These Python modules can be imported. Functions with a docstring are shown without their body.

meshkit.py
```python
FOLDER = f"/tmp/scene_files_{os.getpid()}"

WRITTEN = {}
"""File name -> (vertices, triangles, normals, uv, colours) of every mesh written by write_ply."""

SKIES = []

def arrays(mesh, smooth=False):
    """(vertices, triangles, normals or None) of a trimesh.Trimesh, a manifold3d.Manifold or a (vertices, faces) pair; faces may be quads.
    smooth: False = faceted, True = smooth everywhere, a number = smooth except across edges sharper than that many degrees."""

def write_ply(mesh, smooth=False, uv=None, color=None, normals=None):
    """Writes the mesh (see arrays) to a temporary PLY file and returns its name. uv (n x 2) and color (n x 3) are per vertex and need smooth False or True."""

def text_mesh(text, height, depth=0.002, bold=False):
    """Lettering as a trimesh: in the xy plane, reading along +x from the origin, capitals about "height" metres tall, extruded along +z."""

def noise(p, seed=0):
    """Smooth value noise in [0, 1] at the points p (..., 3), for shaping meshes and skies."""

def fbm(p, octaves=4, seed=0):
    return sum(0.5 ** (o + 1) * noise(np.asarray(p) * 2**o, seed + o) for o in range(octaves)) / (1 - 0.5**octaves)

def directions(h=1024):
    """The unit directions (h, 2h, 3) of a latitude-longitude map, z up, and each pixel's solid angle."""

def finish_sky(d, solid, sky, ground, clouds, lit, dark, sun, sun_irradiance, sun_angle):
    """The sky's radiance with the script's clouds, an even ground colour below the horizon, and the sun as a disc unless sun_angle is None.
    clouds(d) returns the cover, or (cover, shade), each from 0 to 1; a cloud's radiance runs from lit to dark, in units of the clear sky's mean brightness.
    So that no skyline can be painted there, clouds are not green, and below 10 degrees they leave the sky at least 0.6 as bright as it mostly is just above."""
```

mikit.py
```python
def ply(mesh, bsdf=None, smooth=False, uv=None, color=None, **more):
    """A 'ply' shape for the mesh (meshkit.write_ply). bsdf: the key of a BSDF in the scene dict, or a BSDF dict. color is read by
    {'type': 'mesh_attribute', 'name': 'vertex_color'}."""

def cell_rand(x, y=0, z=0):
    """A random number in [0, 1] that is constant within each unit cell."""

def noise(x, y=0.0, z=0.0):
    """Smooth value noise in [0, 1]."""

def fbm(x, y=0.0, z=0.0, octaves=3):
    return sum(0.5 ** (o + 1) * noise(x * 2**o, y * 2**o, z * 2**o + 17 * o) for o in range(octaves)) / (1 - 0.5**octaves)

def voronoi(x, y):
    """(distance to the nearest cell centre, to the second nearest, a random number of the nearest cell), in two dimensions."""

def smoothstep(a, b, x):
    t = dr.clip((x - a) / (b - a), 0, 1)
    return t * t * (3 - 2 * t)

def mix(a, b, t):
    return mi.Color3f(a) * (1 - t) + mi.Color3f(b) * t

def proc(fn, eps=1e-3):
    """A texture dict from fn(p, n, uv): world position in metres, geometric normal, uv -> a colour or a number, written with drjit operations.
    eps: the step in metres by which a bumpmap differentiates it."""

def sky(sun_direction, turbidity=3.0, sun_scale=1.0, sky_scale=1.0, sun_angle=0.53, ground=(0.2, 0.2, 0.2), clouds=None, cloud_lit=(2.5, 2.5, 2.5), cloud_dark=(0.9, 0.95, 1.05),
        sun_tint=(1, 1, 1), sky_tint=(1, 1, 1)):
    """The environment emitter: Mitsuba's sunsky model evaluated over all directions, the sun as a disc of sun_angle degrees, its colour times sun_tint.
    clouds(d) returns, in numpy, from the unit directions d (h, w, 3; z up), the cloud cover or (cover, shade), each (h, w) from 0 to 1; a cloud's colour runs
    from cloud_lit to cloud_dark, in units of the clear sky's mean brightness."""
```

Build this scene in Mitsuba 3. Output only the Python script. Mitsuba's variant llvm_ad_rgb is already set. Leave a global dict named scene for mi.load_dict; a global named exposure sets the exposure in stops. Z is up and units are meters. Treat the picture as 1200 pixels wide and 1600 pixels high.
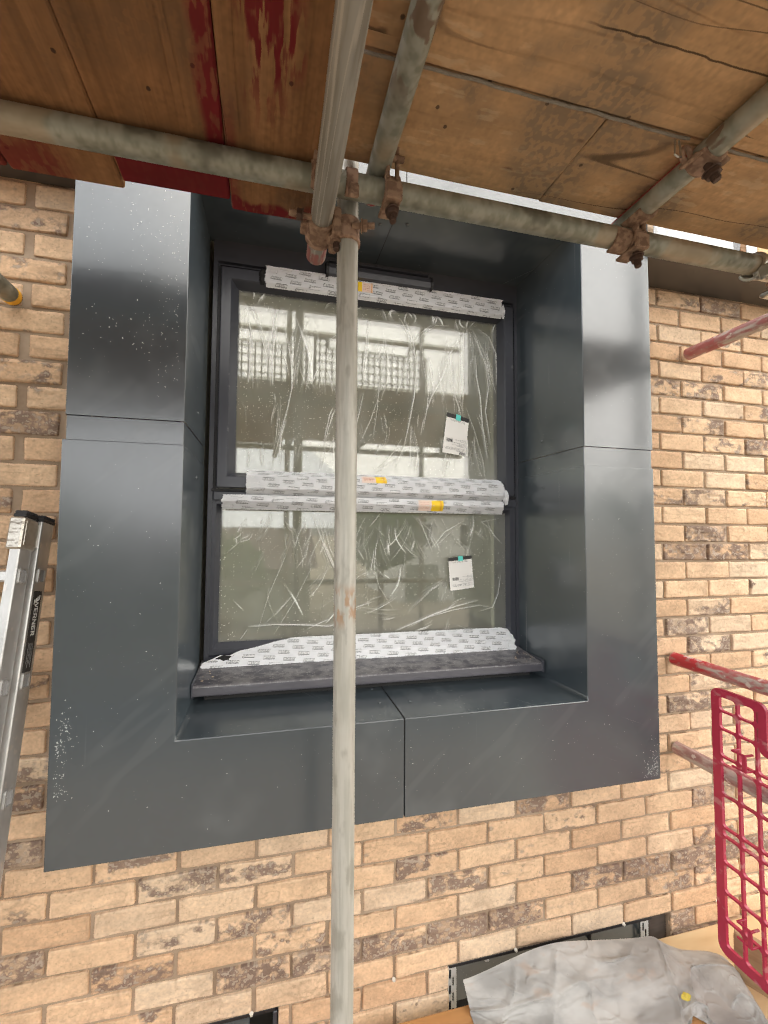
import math, random
import numpy as np, trimesh, drjit as dr, mitsuba as mi, mikit, meshkit
import shapely.geometry as sg
from shapely import affinity
from mikit import noise, fbm, voronoi, cell_rand, smoothstep, mix

# ------------------------------------------------------------------ camera, sky, exposure
T = mi.ScalarTransform4f
CAM = np.array([.6836, -1.2531, -.968])          # z = 0 is the middle of the top brick course, the wall face is y = 0
RIGHT, UP, FWD = np.array([.979, -.206, .010]), np.array([-.019, -.040, .999]), np.array([.205, .978, .043])
scene, labels = {}, {}
scene['camera'] = {'type': 'perspective', 'fov': 2 * math.degrees(math.atan(800 / 600.)), 'fov_axis': 'y', 'near_clip': .02, 'far_clip': 400.,
                   'principal_point_offset_x': 59. / 1200, 'principal_point_offset_y': .4 / 1600,
                   'to_world': T().look_at(origin=CAM.tolist(), target=(CAM + FWD).tolist(), up=UP.tolist())}
scene['sky'] = mikit.sky([.62, -.50, .75], turbidity=4, sun_scale=.22, sun_angle=100, sun_tint=(.93, 1., 1.08), clouds=lambda d: (np.ones(d.shape[:2]), .35 * meshkit.fbm(d * 3 + 5, 3)), cloud_lit=(2.6, 2.6, 2.6), cloud_dark=(1.25, 1.28, 1.33))
exposure = 3.58
GROUND = -5.1
DECK = -2.515

# ------------------------------------------------------------------ helpers
def numbered(key):
    if key not in used: used.add(key); return key
    n = 1
    while f'{key}_{n:03d}' in used: n += 1
    used.add(f'{key}_{n:03d}'); return f'{key}_{n:03d}'
used = set()
def thing(name, label=None, cat=None, group=None, kind=None):
    k = numbered(name); d = {}
    if label: d['label'] = label
    if cat: d['category'] = cat
    if group: d['group'] = group
    if kind: d['kind'] = kind
    labels[k] = d
    return k
def obj(name, mesh, mat, parent=None, smooth=False, label=None, kind=None, **kw):
    k = numbered((parent + '__' if parent else '') + name)
    scene[k] = mikit.ply(mesh, mat, smooth=smooth, **kw)
    d = {}
    if label: d['label'] = label
    if kind: d['kind'] = kind
    if d and k not in labels: labels[k] = d
    return k
def single(name, mesh, mat, label=None, cat=None, group=None, kind=None, smooth=False, **kw):
    k = thing(name, label, cat, group, kind)
    scene[k] = mikit.ply(mesh, mat, smooth=smooth, **kw)
    return k
def tm(v, f):
    v = np.asarray(v, float); f = np.asarray(f, int)
    if f.shape[1] == 4: f = np.vstack([f[:, [0, 1, 2]], f[:, [0, 2, 3]]])
    return trimesh.Trimesh(v, f, process=False)
def cat(*ms):
    ms = [m for m in (ms[0] if len(ms) == 1 and isinstance(ms[0], list) else ms)]
    return trimesh.util.concatenate(ms)
def box(x0, x1, y0, y1, z0, z1):
    m = trimesh.creation.box((x1 - x0, y1 - y0, z1 - z0)); m.apply_translation(((x0 + x1) / 2, (y0 + y1) / 2, (z0 + z1) / 2)); return m
def rbox(x0, x1, y0, y1, z0, z1, r=.003):
    """box with chamfered edges"""
    lo, hi = np.array([x0, y0, z0]), np.array([x1, y1, z1]); r = min(r, .45 * (hi - lo).min())
    pts = [np.where(s, hi - r, lo + r) + np.eye(3)[a] * r * (1 if s[a] else -1) for s in np.ndindex(2, 2, 2) for a in range(3)]
    return trimesh.convex.convex_hull(np.array(pts))
def frame_of(d, ref=(0, 0, 1)):
    d = np.asarray(d, float) / np.linalg.norm(d); ref = np.asarray(ref, float)
    if abs(d @ ref) > .95: ref = np.array([0, 1., 0])
    a = ref - d * (ref @ d); a /= np.linalg.norm(a)
    return d, a, np.cross(d, a)
def tube(p0, p1, r=.0242, ri=.0198, n=32, seg=24, seed=0, dent=.0004):
    """hollow scaffold tube with rolled ends and slight dents"""
    p0, p1 = np.array(p0, float), np.array(p1, float); d, a, b = frame_of(p1 - p0); L = np.linalg.norm(p1 - p0)
    st = [(-.0, ri), (0, r - .0012), (.0012, r)] + [(L * k / seg, r) for k in range(1, seg)] + [(L - .0012, r), (L, r - .0012), (L, ri)] + [(L - min(.08, .45 * L), ri)]
    st = [(min(.08, .45 * L), ri)] + st
    th = np.arange(n) * 2 * np.pi / n; V = []
    for i, (s, rr) in enumerate(st):
        ring = p0 + d * s + rr * (np.cos(th)[:, None] * a + np.sin(th)[:, None] * b)
        V.append(ring)
    V = np.vstack(V); q = meshkit.fbm(V * 23 + seed, 2) - .5
    ax = p0 + np.outer((V - p0) @ d, d); V = V + (V - ax) / np.linalg.norm(V - ax, axis=1, keepdims=True) * (q * 2 * dent)[:, None]
    i, j = np.meshgrid(np.arange(len(st) - 1), np.arange(n), indexing='ij'); j2 = (j + 1) % n
    F = np.stack([i * n + j, i * n + j2, (i + 1) * n + j2, (i + 1) * n + j], -1).reshape(-1, 4)[:, ::-1]
    return tm(V, F)
def rod(p0, p1, r, n=16):
    p0, p1 = np.array(p0, float), np.array(p1, float); d, a, b = frame_of(p1 - p0); c = min(.15 * r, .001); L = np.linalg.norm(p1 - p0)
    prof = [(0, 0), (0, r - c), (c, r), (L - c, r), (L, r - c), (L, 0)]; th = np.arange(n) * 2 * np.pi / n
    V = np.vstack([p0 + d * s + rr * (np.cos(th)[:, None] * a + np.sin(th)[:, None] * b) for s, rr in prof])
    i, j = np.meshgrid(np.arange(len(prof) - 1), np.arange(n), indexing='ij'); j2 = (j + 1) % n
    return tm(V, np.stack([i * n + j, i * n + j2, (i + 1) * n + j2, (i + 1) * n + j], -1).reshape(-1, 4)[:, ::-1])
def sweep(path, frames, prof, closed_prof=True, cap=True):
    """profile points (k,2) in each frame's (a,b), along path points"""
    path = np.asarray(path, float); k = len(prof); V = []
    for p, (a, b) in zip(path, frames): V.append(p + prof[:, :1] * a + prof[:, 1:] * b)
    V = np.vstack(V); n = len(path)
    i, j = np.meshgrid(np.arange(n - 1), np.arange(k if closed_prof else k - 1), indexing='ij'); j2 = (j + 1) % k
    F = np.stack([i * k + j, i * k + j2, (i + 1) * k + j2, (i + 1) * k + j], -1).reshape(-1, 4)
    F = np.vstack([F[:, [0, 1, 2]], F[:, [0, 2, 3]]])
    if cap:
        t = np.array([[0, q + 1, q] for q in range(1, k - 1)]); F = np.vstack([F, t, t[:, ::-1] + (n - 1) * k])
    m = tm(V, F); trimesh.repair.fix_normals(m); return m
def arc_strip(c, d, ref, a0, a1, r0=.0248, r1=.0305, w=.05, n=20, rib=True):
    """a pressed steel band about a tube: angles in degrees from ref, about direction d"""
    d, a, b = frame_of(d, ref); c = np.array(c, float); h = w / 2; e = .0015
    if rib: prof = np.array([(r0, -h), (r0, h), (r1 - e, h), (r1 + .0015, h - e), (r1 + .0015, h - .008), (r1 - .0005, h - .012), (r1 - .0005, -h + .012), (r1 + .0015, -h + .008), (r1 + .0015, -h + e), (r1 - e, -h)])
    else: prof = np.array([(r0, -h), (r0, h), (r1 - e, h), (r1, h - e), (r1, -h + e), (r1 - e, -h)])
    th = np.radians(np.linspace(a0, a1, n))
    return sweep([c] * n, [(np.cos(t) * a + np.sin(t) * b, d) for t in th], prof)
def lug(c, d, ref, ang, r0, r1, w=.04, th=.007):
    """flat flange standing out radially from a band"""
    d, a, b = frame_of(d, ref); t = math.radians(ang); u = math.cos(t) * a + math.sin(t) * b; v = np.cross(d, u)
    m = rbox(r0, r1, -th / 2, th / 2, -w / 2, w / 2, .002); M = np.eye(4); M[:3, 0], M[:3, 1], M[:3, 2], M[:3, 3] = u, v, d, c
    m.apply_transform(M); return m
def bolt(p, d, L, r=.006):
    p, d = np.array(p, float), np.asarray(d, float) / np.linalg.norm(d)
    thread = cat([rod(p, p + d * L, r, 14)] + [rod(p + d * (L - .003 - .0026 * k), p + d * (L - .0042 - .0026 * k), r * 1.12, 12) for k in range(int(L * .5 / .0026))])
    q = p + d * L * .45; nutm = cat(rod(q, q + d * .011, r * 1.95, 6), rod(q - d * .003, q, r * 2.25, 20))
    return thread, nutm
def extrude(poly, depth, M):
    m = cat([trimesh.creation.extrude_polygon(g, depth, engine='earcut') for g in getattr(poly, 'geoms', [poly]) if g.area > 1e-9]); m.apply_transform(M); return m
XZ = np.array([[1, 0, 0, 0], [0, 0, -1, 0], [0, 1, 0, 0], [0, 0, 0, 1.]])          # polygon (x, z), extruded towards -y
def rrect(x0, y0, x1, y1, r): return sg.box(x0 + r, y0 + r, x1 - r, y1 - r).buffer(r, quad_segs=5)
_text = {}
def text2(s, h, bold=False):
    """flat lettering: (vertices (n,2) centred, faces)"""
    if (s, h, bold) not in _text:
        m = meshkit.text_mesh(s, h, .002, bold); f = m.faces[m.face_normals[:, 2] < -.5]; u, inv = np.unique(f, return_inverse=True)
        v = m.vertices[u][:, :2]; _text[s, h, bold] = (v - (v.min(0) + v.max(0)) / 2, inv.reshape(-1, 3)[:, ::-1])
    return _text[s, h, bold]

# ------------------------------------------------------------------ materials
def bsdf(key, d): scene[key] = d; return key
def rgb(c): return {'type': 'rgb', 'value': list(c)}
def prin(key, col, rough=.5, two=True, bump=None, bscale=1., eps=1e-3, **kw):
    d = {'type': 'principled', 'base_color': col if isinstance(col, dict) else rgb(col), 'roughness': rough, **kw}
    if bump is not None: d = {'type': 'bumpmap', 'arbitrary': mikit.proc(bump, eps), 'scale': bscale, 'bsdf': d}
    return bsdf(key, {'type': 'twosided', 'b': d} if two else d)
def ridge(x): return 1 - dr.abs(2 * x - 1)

def brick_col(p, n, uv):
    i, l = dr.floor(uv.x * .5), dr.floor(uv.y * .5) / 20
    r, r2, r3 = cell_rand(i, 1, 3), cell_rand(i, 2, 5), cell_rand(i, 7, 1)
    c = mix((.66, .475, .312), (.55, .368, .23), r)
    c = mix(c, (.62, .52, .395), .55 * smoothstep(.55, 1., r2))
    x, z = p.x + i * 3.1, p.z + i * 1.7
    c = c * (.78 + .42 * fbm(x * 14, z * 24, r * 9, 4))
    grain = fbm(x * 130, z * 150, 3.5, 2)
    c = c * (.74 + .52 * grain)
    pit = smoothstep(.78, .96, noise(x * 170, z * 170, i)) * smoothstep(.45, .65, noise(x * 14, z * 20, 2))
    c = mix(c, (.30, .20, .13), .42 * pit)
    crease = ridge(noise(x * 24 + 2.0 * noise(x * 30, z * 30, 8), z * 62, 2.5))
    c = mix(c, (.30, .205, .135), .30 * smoothstep(.80, .99, crease) * smoothstep(.45, .7, noise(x * 9, z * 14, 4)))
    big = fbm(x * 12 + 40, z * 26, r2 * 5, 3); mid = noise(x * 46, z * 62, 7.); fine = fbm(x * 120, z * 140, 9., 2)
    thr = .86 - .67 * l
    q = big + .22 * (mid - .5) + .24 * (fine - .5)
    m = smoothstep(thr - .07, thr + .10, q) * smoothstep(.03, .2, l)
    m = m * (.50 + .50 * smoothstep(.34, .56, .5 * mid + .5 * fine))
    c = mix(c, mix((.135, .094, .078), (.235, .17, .135), .4 * r3 + .6 * grain), .90 * m)
    return mix(c, (.70, .61, .50), .30 * smoothstep(.60, .72, fine) * m)
def brick_bump(p, n, uv):
    i, l = dr.floor(uv.x * .5), dr.floor(uv.y * .5) / 20
    x, z = p.x + i * 3.1, p.z + i * 1.7
    cr = ridge(noise(x * 24 + 2.0 * noise(x * 30, z * 30, 8), z * 62, 2.5))
    pat = smoothstep(.35, .62, noise(x * 8, z * 15, 9))
    return .0062 * (.2 + .8 * pat) * cr * (.5 + l) + .0042 * fbm(x * 95, z * 120, i, 3) + .0045 * l * noise(x * 46, z * 62, 7.)
prin('brick_clay', mikit.proc(brick_col), .92, bump=brick_bump, specular=.2)
def mortar_col(p, n, uv):
    f = fbm(p.x * 9, p.z * 9, 0, 4); g = fbm(p.x * 160, p.z * 160, 1, 2)
    return mix((.28, .205, .145), (.40, .31, .23), .7 * smoothstep(.3, .75, f) + .3 * g)
prin('mortar', mikit.proc(mortar_col), .95, bump=lambda p, n, uv: .002 * fbm(p.x * 120, p.z * 120, p.y * 120, 3), specular=.1)

def metal_wear(p):
    """pale dusty scuffs and fine drips on the coated sheet"""
    dust = smoothstep(.55, .8, fbm(p.x * 5, p.z * 5, p.y * 5 + 3, 4)) * .5
    q = p.x * .75 + p.z * .66; s = p.z * .75 - p.x * .66
    scr = smoothstep(.90, .97, noise(q * 7, s * 190, p.y * 7)) * smoothstep(.55, .75, noise(p.x * 6 + 9, p.z * 5, p.y * 6))
    q2 = p.x * .93 - p.z * .36 + 7; s2 = p.z * .93 + p.x * .36
    scr2 = smoothstep(.93, .98, noise(q2 * 6, s2 * 240, p.y * 8)) * smoothstep(.6, .8, noise(p.x * 5 + 2, p.z * 6 + 5, p.y * 6))
    drip = smoothstep(.80, .95, noise(p.x * 120, p.z * 2.5, p.y * 90)) * smoothstep(.6, .85, noise(p.x * 7, p.z * 6, p.y * 7 + 11))
    d1, d2, w = voronoi(p.x * 95 + p.y * 60, p.z * 95)
    spk = (1 - smoothstep(.06, .14, d1)) * smoothstep(.965, .985, w + .10 * (noise(p.x * 6, p.z * 6, p.y * 6) - .5))
    wipe = smoothstep(.60, .74, fbm(q * 5, s * 26, p.y * 6, 3)) * smoothstep(.52, .70, noise(p.x * 4 + 3, p.z * 4, p.y * 5))
    return dr.clip(.30 * dust + .35 * scr2 + .3 * drip + .34 * wipe * (.16 + .84 * smoothstep(1.72, 1.78, p.x) * smoothstep(-.50, -.38, p.z)) + .4 * spk, 0, 1)
def metal_col(p, n, uv): return mix((.043, .055, .064), (.36, .38, .38), .55 * metal_wear(p))
def metal_rough(p, n, uv): return dr.clip(.19 + .08 * fbm(p.x * 7, p.z * 7, p.y * 7, 3) + .35 * metal_wear(p), .05, 1)
prin('grey_sheet', mikit.proc(metal_col), mikit.proc(metal_rough), eta=2.05, bump=lambda p, n, uv: .0032 * noise(p.x * 3.1, p.z * 2.6, p.y * 3) + .00004 * noise(p.x * 260, p.z * 260, p.y * 260), eps=3e-3)
prin('sheet_back', (.03, .03, .032), .6)
prin('droplet', (.62, .64, .62), .12, specular=.8)  # pale colour carries the glints of the rain drops; paint specks share it
prin('frame_pvc', mikit.proc(lambda p, n, uv: mix((.040, .043, .054), (.22, .22, .23), .5 * smoothstep(.74, .9, fbm(p.x * 22, p.z * 22, p.y * 22, 4)))), .32, specular=.6,
     bump=lambda p, n, uv: .00025 * noise(p.x * 420, p.z * 420, p.y * 420), eps=6e-4)
def sill_col(p, n, uv):
    m = smoothstep(.3, .75, fbm(p.x * 30, p.y * 50, p.z * 60, 4)); s = smoothstep(.60, .74, fbm(p.x * 120, p.y * 160, p.z * 120, 2))
    m = m * smoothstep(.3, .8, n.z); s = s * smoothstep(.3, .8, n.z)
    return mix(mix((.065, .063, .075), (.16, .155, .16), m), (.36, .35, .34), .22 * s)
prin('dirty_sill', mikit.proc(sill_col), .30, clearcoat=1., clearcoat_gloss=.9, bump=lambda p, n, uv: .0015 * fbm(p.x * 70, p.y * 70, p.z * 70, 3))
prin('black_rubber', (.012, .012, .014), .55)
prin('black_foam', (.01, .01, .01), .8)

def wood(p, ax, stain=1., gs=1.):
    u, v = (p.x, p.y) if ax == 'x' else (p.y, p.x)
    b = dr.floor(v / .226 + (.02 if ax == 'x' else .0))
    w = v + .012 * noise(u * 2.2 + b * 3, v * 9)
    g = fbm(u * 3.2 + b * 5.3, w * 75, p.z * 8, 4)
    ring = ridge(noise(u * 1.1 + b * 7, w * 24, p.z * 5))
    fine = fbm(u * 9 + b, w * 190, p.z * 8, 2); spk = fbm(u * 120, v * 120, 4., 2)
    c = mix((.50, .315, .165), (.36, .215, .105), dr.clip(.5 + gs * (smoothstep(.2, .8, .55 * g + .45 * ring) - .5), 0, 1)) * (1 + gs * .5 * (fine - .5)) * (.84 + .32 * spk)
    c = c * (.82 + .36 * fbm(u * 4 + b * 2, v * 7, 2., 4))
    st = smoothstep(.47, .66, fbm(u * 6 + 2.3, v * 8 + 4.1, .7, 5)) * (.45 + .55 * smoothstep(.35, .6, spk))
    c = mix(c, (.165, .125, .085), .62 * st * stain)
    k1, k2, kw = voronoi(u * 3.1 + b * 7.7, v * 9.0 + b * 3.1)
    knot = smoothstep(.07, .02, k1 + .04 * noise(u * 60, v * 60)) * smoothstep(.70, .74, kw)
    c = mix(c, (.12, .072, .042), .75 * knot)
    pale = smoothstep(.60, .72, fbm(u * 20 + 50, v * 70 + 7, 1, 4)) * smoothstep(.5, .7, noise(u * 3, v * 6, 2))
    ck = smoothstep(.955, .99, ridge(noise(u * 1.6 + b * 9, v * 21 + .5 * noise(u * 6, v * 9)))) * smoothstep(.45, .6, noise(u * 2.2, v * 7, 6))
    n1, n2, nw = voronoi(u * 16, v * 16); nail = smoothstep(.075, .045, n1) * smoothstep(.84, .86, nw)
    return mix(mix(mix(c, (.62, .50, .34), .20 * pale), (.06, .038, .022), .75 * ck), (.05, .035, .025), .8 * nail)
def wood_bump(ax):
    def f(p, n, uv):
        u, v = (p.x, p.y) if ax == 'x' else (p.y, p.x)
        cr = smoothstep(.93, .99, ridge(noise(u * 1.7 + 3, v * 34 + .8 * noise(u * 5, v * 5))))
        return .0010 * fbm(u * 7, v * 130, 1, 3) - .0022 * cr + .0008 * fbm(u * 40, v * 40, 2, 2)
    return f
RED = (.165, .006, .014)
def board_x_col(p, n, uv):
    c = wood(p, 'x', 1.25, .40) * mi.Color3f(1.12, 1.13, 1.20)
    crack = smoothstep(.0022, .0006, dr.abs(p.y + .767 + .006 * (noise(p.x * 7, 1.) - .5) + .0025 * (noise(p.x * 50, 2.) - .5))) * smoothstep(1.15, 1.22, p.x)
    crack2 = smoothstep(.004, .001, dr.abs(p.x - 1.325 + .03 * (noise(p.y * 25, 5.) - .5)))
    return mix(c, (.035, .022, .012), .85 * crack)
def board_y_col(p, n, uv):
    c = wood(p, 'y', .9, .85) * mi.Color3f(.54, .445, .40)
    j = .05 * (fbm(p.x * 22, p.y * 14, 3, 3) - .5)
    end = smoothstep(-.445, -.425, p.y + j) * smoothstep(.362, .366, p.x) * smoothstep(.590, .586, p.x)
    end3 = smoothstep(-.368, -.352, p.y + j) * smoothstep(.590, .594, p.x)
    end1 = smoothstep(-.455, -.40, p.y + 1.5 * j) * smoothstep(.285, .21, p.x + j) * .8
    seam = smoothstep(.545 , .562, p.x + .4 * j) * smoothstep(.592, .588, p.x)
    seam3 = smoothstep(.622, .603, p.x + .5 * j) * smoothstep(.590, .594, p.x) * smoothstep(-.62, -.45, p.y) * .7
    worn = smoothstep(.44, .56, fbm(p.x * 90, p.y * 16, 5, 4))
    patch = smoothstep(.06, .025, dr.abs(p.x - .685 + .6 * j)) * smoothstep(-.60, -.66, p.y) * worn
    patch2 = smoothstep(.05, .01, dr.abs(p.x - .665 + j)) * smoothstep(-.5, -.62, p.y) * worn * .7
    m = dr.clip(end + end3 + end1 + seam + seam3 + patch + patch2, 0, 1)
    m = m * (dr.maximum(.62, .97 * end) + .38 * smoothstep(.36, .5, fbm(p.x * 110, p.y * 40, 8, 3)))
    return mix(c, mix(RED, (.10, .006, .010), fbm(p.x * 12, p.y * 12, 4, 2)), dr.clip(.93 * m, 0, .95))
prin('board_wood_across', mikit.proc(board_x_col), .82, bump=wood_bump('x'), specular=.2)
prin('board_wood_towards', mikit.proc(board_y_col), .80, bump=wood_bump('y'), specular=.2)
prin('weathered_deck', mikit.proc(lambda p, n, uv: mix((.44, .37, .29), (.28, .23, .18), fbm(p.x * 3, p.y * 60, p.z * 20, 4))), .85, specular=.2)
prin('deck_wood', mikit.proc(lambda p, n, uv: mix((.50, .26, .10), (.36, .19, .08), fbm(p.x * 3, p.y * 60, p.z * 20, 4))), .8, bump=wood_bump('x'), specular=.2)
prin('pale_ply', mikit.proc(lambda p, n, uv: mix((.62, .46, .27), (.50, .34, .18), fbm(p.x * 6, p.y * 40, p.z * 30, 4))), .8, specular=.2)
prin('toe_wood', mikit.proc(lambda p, n, uv: mix((.42, .30, .18), (.27, .175, .10), fbm(p.x * 5 + p.y * 5, p.z * 70, 3, 4))), .8, specular=.2)

def galv(p, k=0.):
    s = fbm(p.x * 14, p.y * 14, p.z * 14 + k, 4); t = fbm(p.x * 60, p.y * 60, p.z * 22 + k, 3)
    c = mix((.225, .23, .185), (.34, .34, .29), smoothstep(.3, .7, t))
    c = mix(c, (.115, .11, .085), .8 * smoothstep(.50, .68, s))
    return mix(c, (.38, .30, .21), .65 * smoothstep(.54, .64, fbm(p.x * 8 + 9, p.y * 8, p.z * 8 + 4 + k, 3)))
def galv_bump(p, n, uv): return .0009 * fbm(p.x * 80, p.y * 80, p.z * 80, 3)
GV = dict(metallic=.35, specular=.4)
prin('galvanised', mikit.proc(lambda p, n, uv: galv(p)), .50, bump=galv_bump, **GV)
def standard_col(p, n, uv):
    c = mix((.40, .395, .35), (.485, .475, .43), smoothstep(.3, .7, fbm(p.x * 190, p.y * 190, p.z * 9, 3)))
    c = mix(c, (.27, .26, .22), .55 * smoothstep(.55, .72, fbm(p.x * 55, p.y * 55, p.z * 16, 4)))
    rust = smoothstep(.055, .02, dr.abs(p.z + 1.135)) * smoothstep(.42, .6, fbm(p.x * 90, p.y * 90, p.z * 40, 3))
    return mix(c, (.36, .20, .10), .7 * rust)
prin('standard_steel', mikit.proc(standard_col), .48, bump=galv_bump, **GV)
def tube_a_col(p, n, uv):
    c = mix((.36, .345, .31), (.23, .215, .185), smoothstep(.35, .7, fbm(p.x * 70, p.y * 6, p.z * 70, 4)))
    m = smoothstep(-.43, -.355, p.y) * smoothstep(.38, .58, fbm(p.x * 60, p.y * 30, p.z * 60, 3))
    return mix(mix(c, (.50, .46, .40), .6 * smoothstep(.86, .96, ridge(noise(p.x * 90, p.y * 3, p.z * 90)))), (.34, .09, .08), .75 * m)
prin('transom_steel', mikit.proc(tube_a_col), .5, bump=galv_bump, **GV)
def tube_b_col(p, n, uv):
    c = galv(p, 5.)
    paint = smoothstep(.53, .58, fbm(p.x * 22, p.y * 16, p.z * 22 + 3, 4)) * smoothstep(-.6, -.7, p.y)
    red = smoothstep(-.50, -.44, p.y + .08 * (fbm(p.x * 40, p.y * 40, p.z * 40, 3) - .5)) * smoothstep(.5, .56, fbm(p.x * 60, p.y * 40, p.z * 60, 3))
    redc = smoothstep(1.4, 1.41, p.x) * smoothstep(1.577, 1.57, p.x) * smoothstep(-.178, -.172, p.z) * smoothstep(-.66, -.63, p.y)
    c = mix(mix(c, (.17, .11, .075), .85 * paint), (.30, .02, .025), .9 * red)
    return mix(c, (.36, .012, .02), .9 * redc)
prin('stained_tube', mikit.proc(tube_b_col), .5, bump=galv_bump, **GV)
def red_tube_col(p, n, uv):
    y = -p.y; worn = fbm(p.x * 50, p.y * 24, p.z * 50, 4)
    g = mix((.42, .36, .32), (.27, .19, .17), smoothstep(.35, .65, worn))
    top = smoothstep(-1.5, -1.46, p.z) ; full = smoothstep(.17, .08, y) * top
    m = dr.clip(full + smoothstep(.42, .62, worn + .25 * (1 - smoothstep(.0, .5, y)) - .1) * (.35 + .35 * top), 0, 1)
    m = dr.select((p.z > -1.0) | (p.z < -1.65), m * .55, m)
    c = mix(g, mix((.42, .035, .045), (.40, .14, .14), smoothstep(.5, .7, fbm(p.x * 80, p.y * 80, p.z * 80, 2))), m)
    return mix(c, (.62, .55, .50), .7 * smoothstep(.66, .74, fbm(p.x * 45 + 3, p.y * 45, p.z * 45, 3)))
prin('red_worn_tube', mikit.proc(red_tube_col), .5, bump=galv_bump, specular=.4)
prin('rusty_steel', mikit.proc(lambda p, n, uv: mix((.31, .205, .145), (.185, .115, .078), smoothstep(.35, .65, fbm(p.x * 90, p.y * 90, p.z * 90, 3)))), .8, bump=lambda p, n, uv: .002 * fbm(p.x * 160, p.y * 160, p.z * 160, 3), specular=.3)
prin('pink_rusty_steel', mikit.proc(lambda p, n, uv: mix((.35, .23, .17), (.20, .125, .088), smoothstep(.4, .62, fbm(p.x * 70, p.y * 70, p.z * 70, 3)))), .75, bump=lambda p, n, uv: .002 * fbm(p.x * 150, p.y * 150, p.z * 150, 3), specular=.3)
prin('dark_rust', (.075, .042, .030), .6, metallic=.3)
prin('zinc_bright', mikit.proc(lambda p, n, uv: mix((.62, .60, .55), (.40, .37, .32), fbm(p.x * 60, p.y * 60, p.z * 60, 3))), .32, metallic=.85, bump=lambda p, n, uv: .0012 * fbm(p.x * 120, p.y * 120, p.z * 120, 2))
prin('ladder_alloy', mikit.proc(lambda p, n, uv: mix(mix((.60, .60, .59), (.42, .42, .41), fbm(p.x * 40, p.y * 40, p.z * 12, 4)), (.66, .60, .55), .5 * smoothstep(.66, .74, fbm(p.x * 70, p.y * 70, p.z * 50, 3)))), .38, metallic=.75)
prin('red_plastic', mikit.proc(lambda p, n, uv: mix((.37, .024, .06), (.50, .26, .27), .5 * smoothstep(.62, .78, fbm(p.x * 40, p.y * 30, p.z * 30, 4)))), .38, specular=.5)
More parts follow.
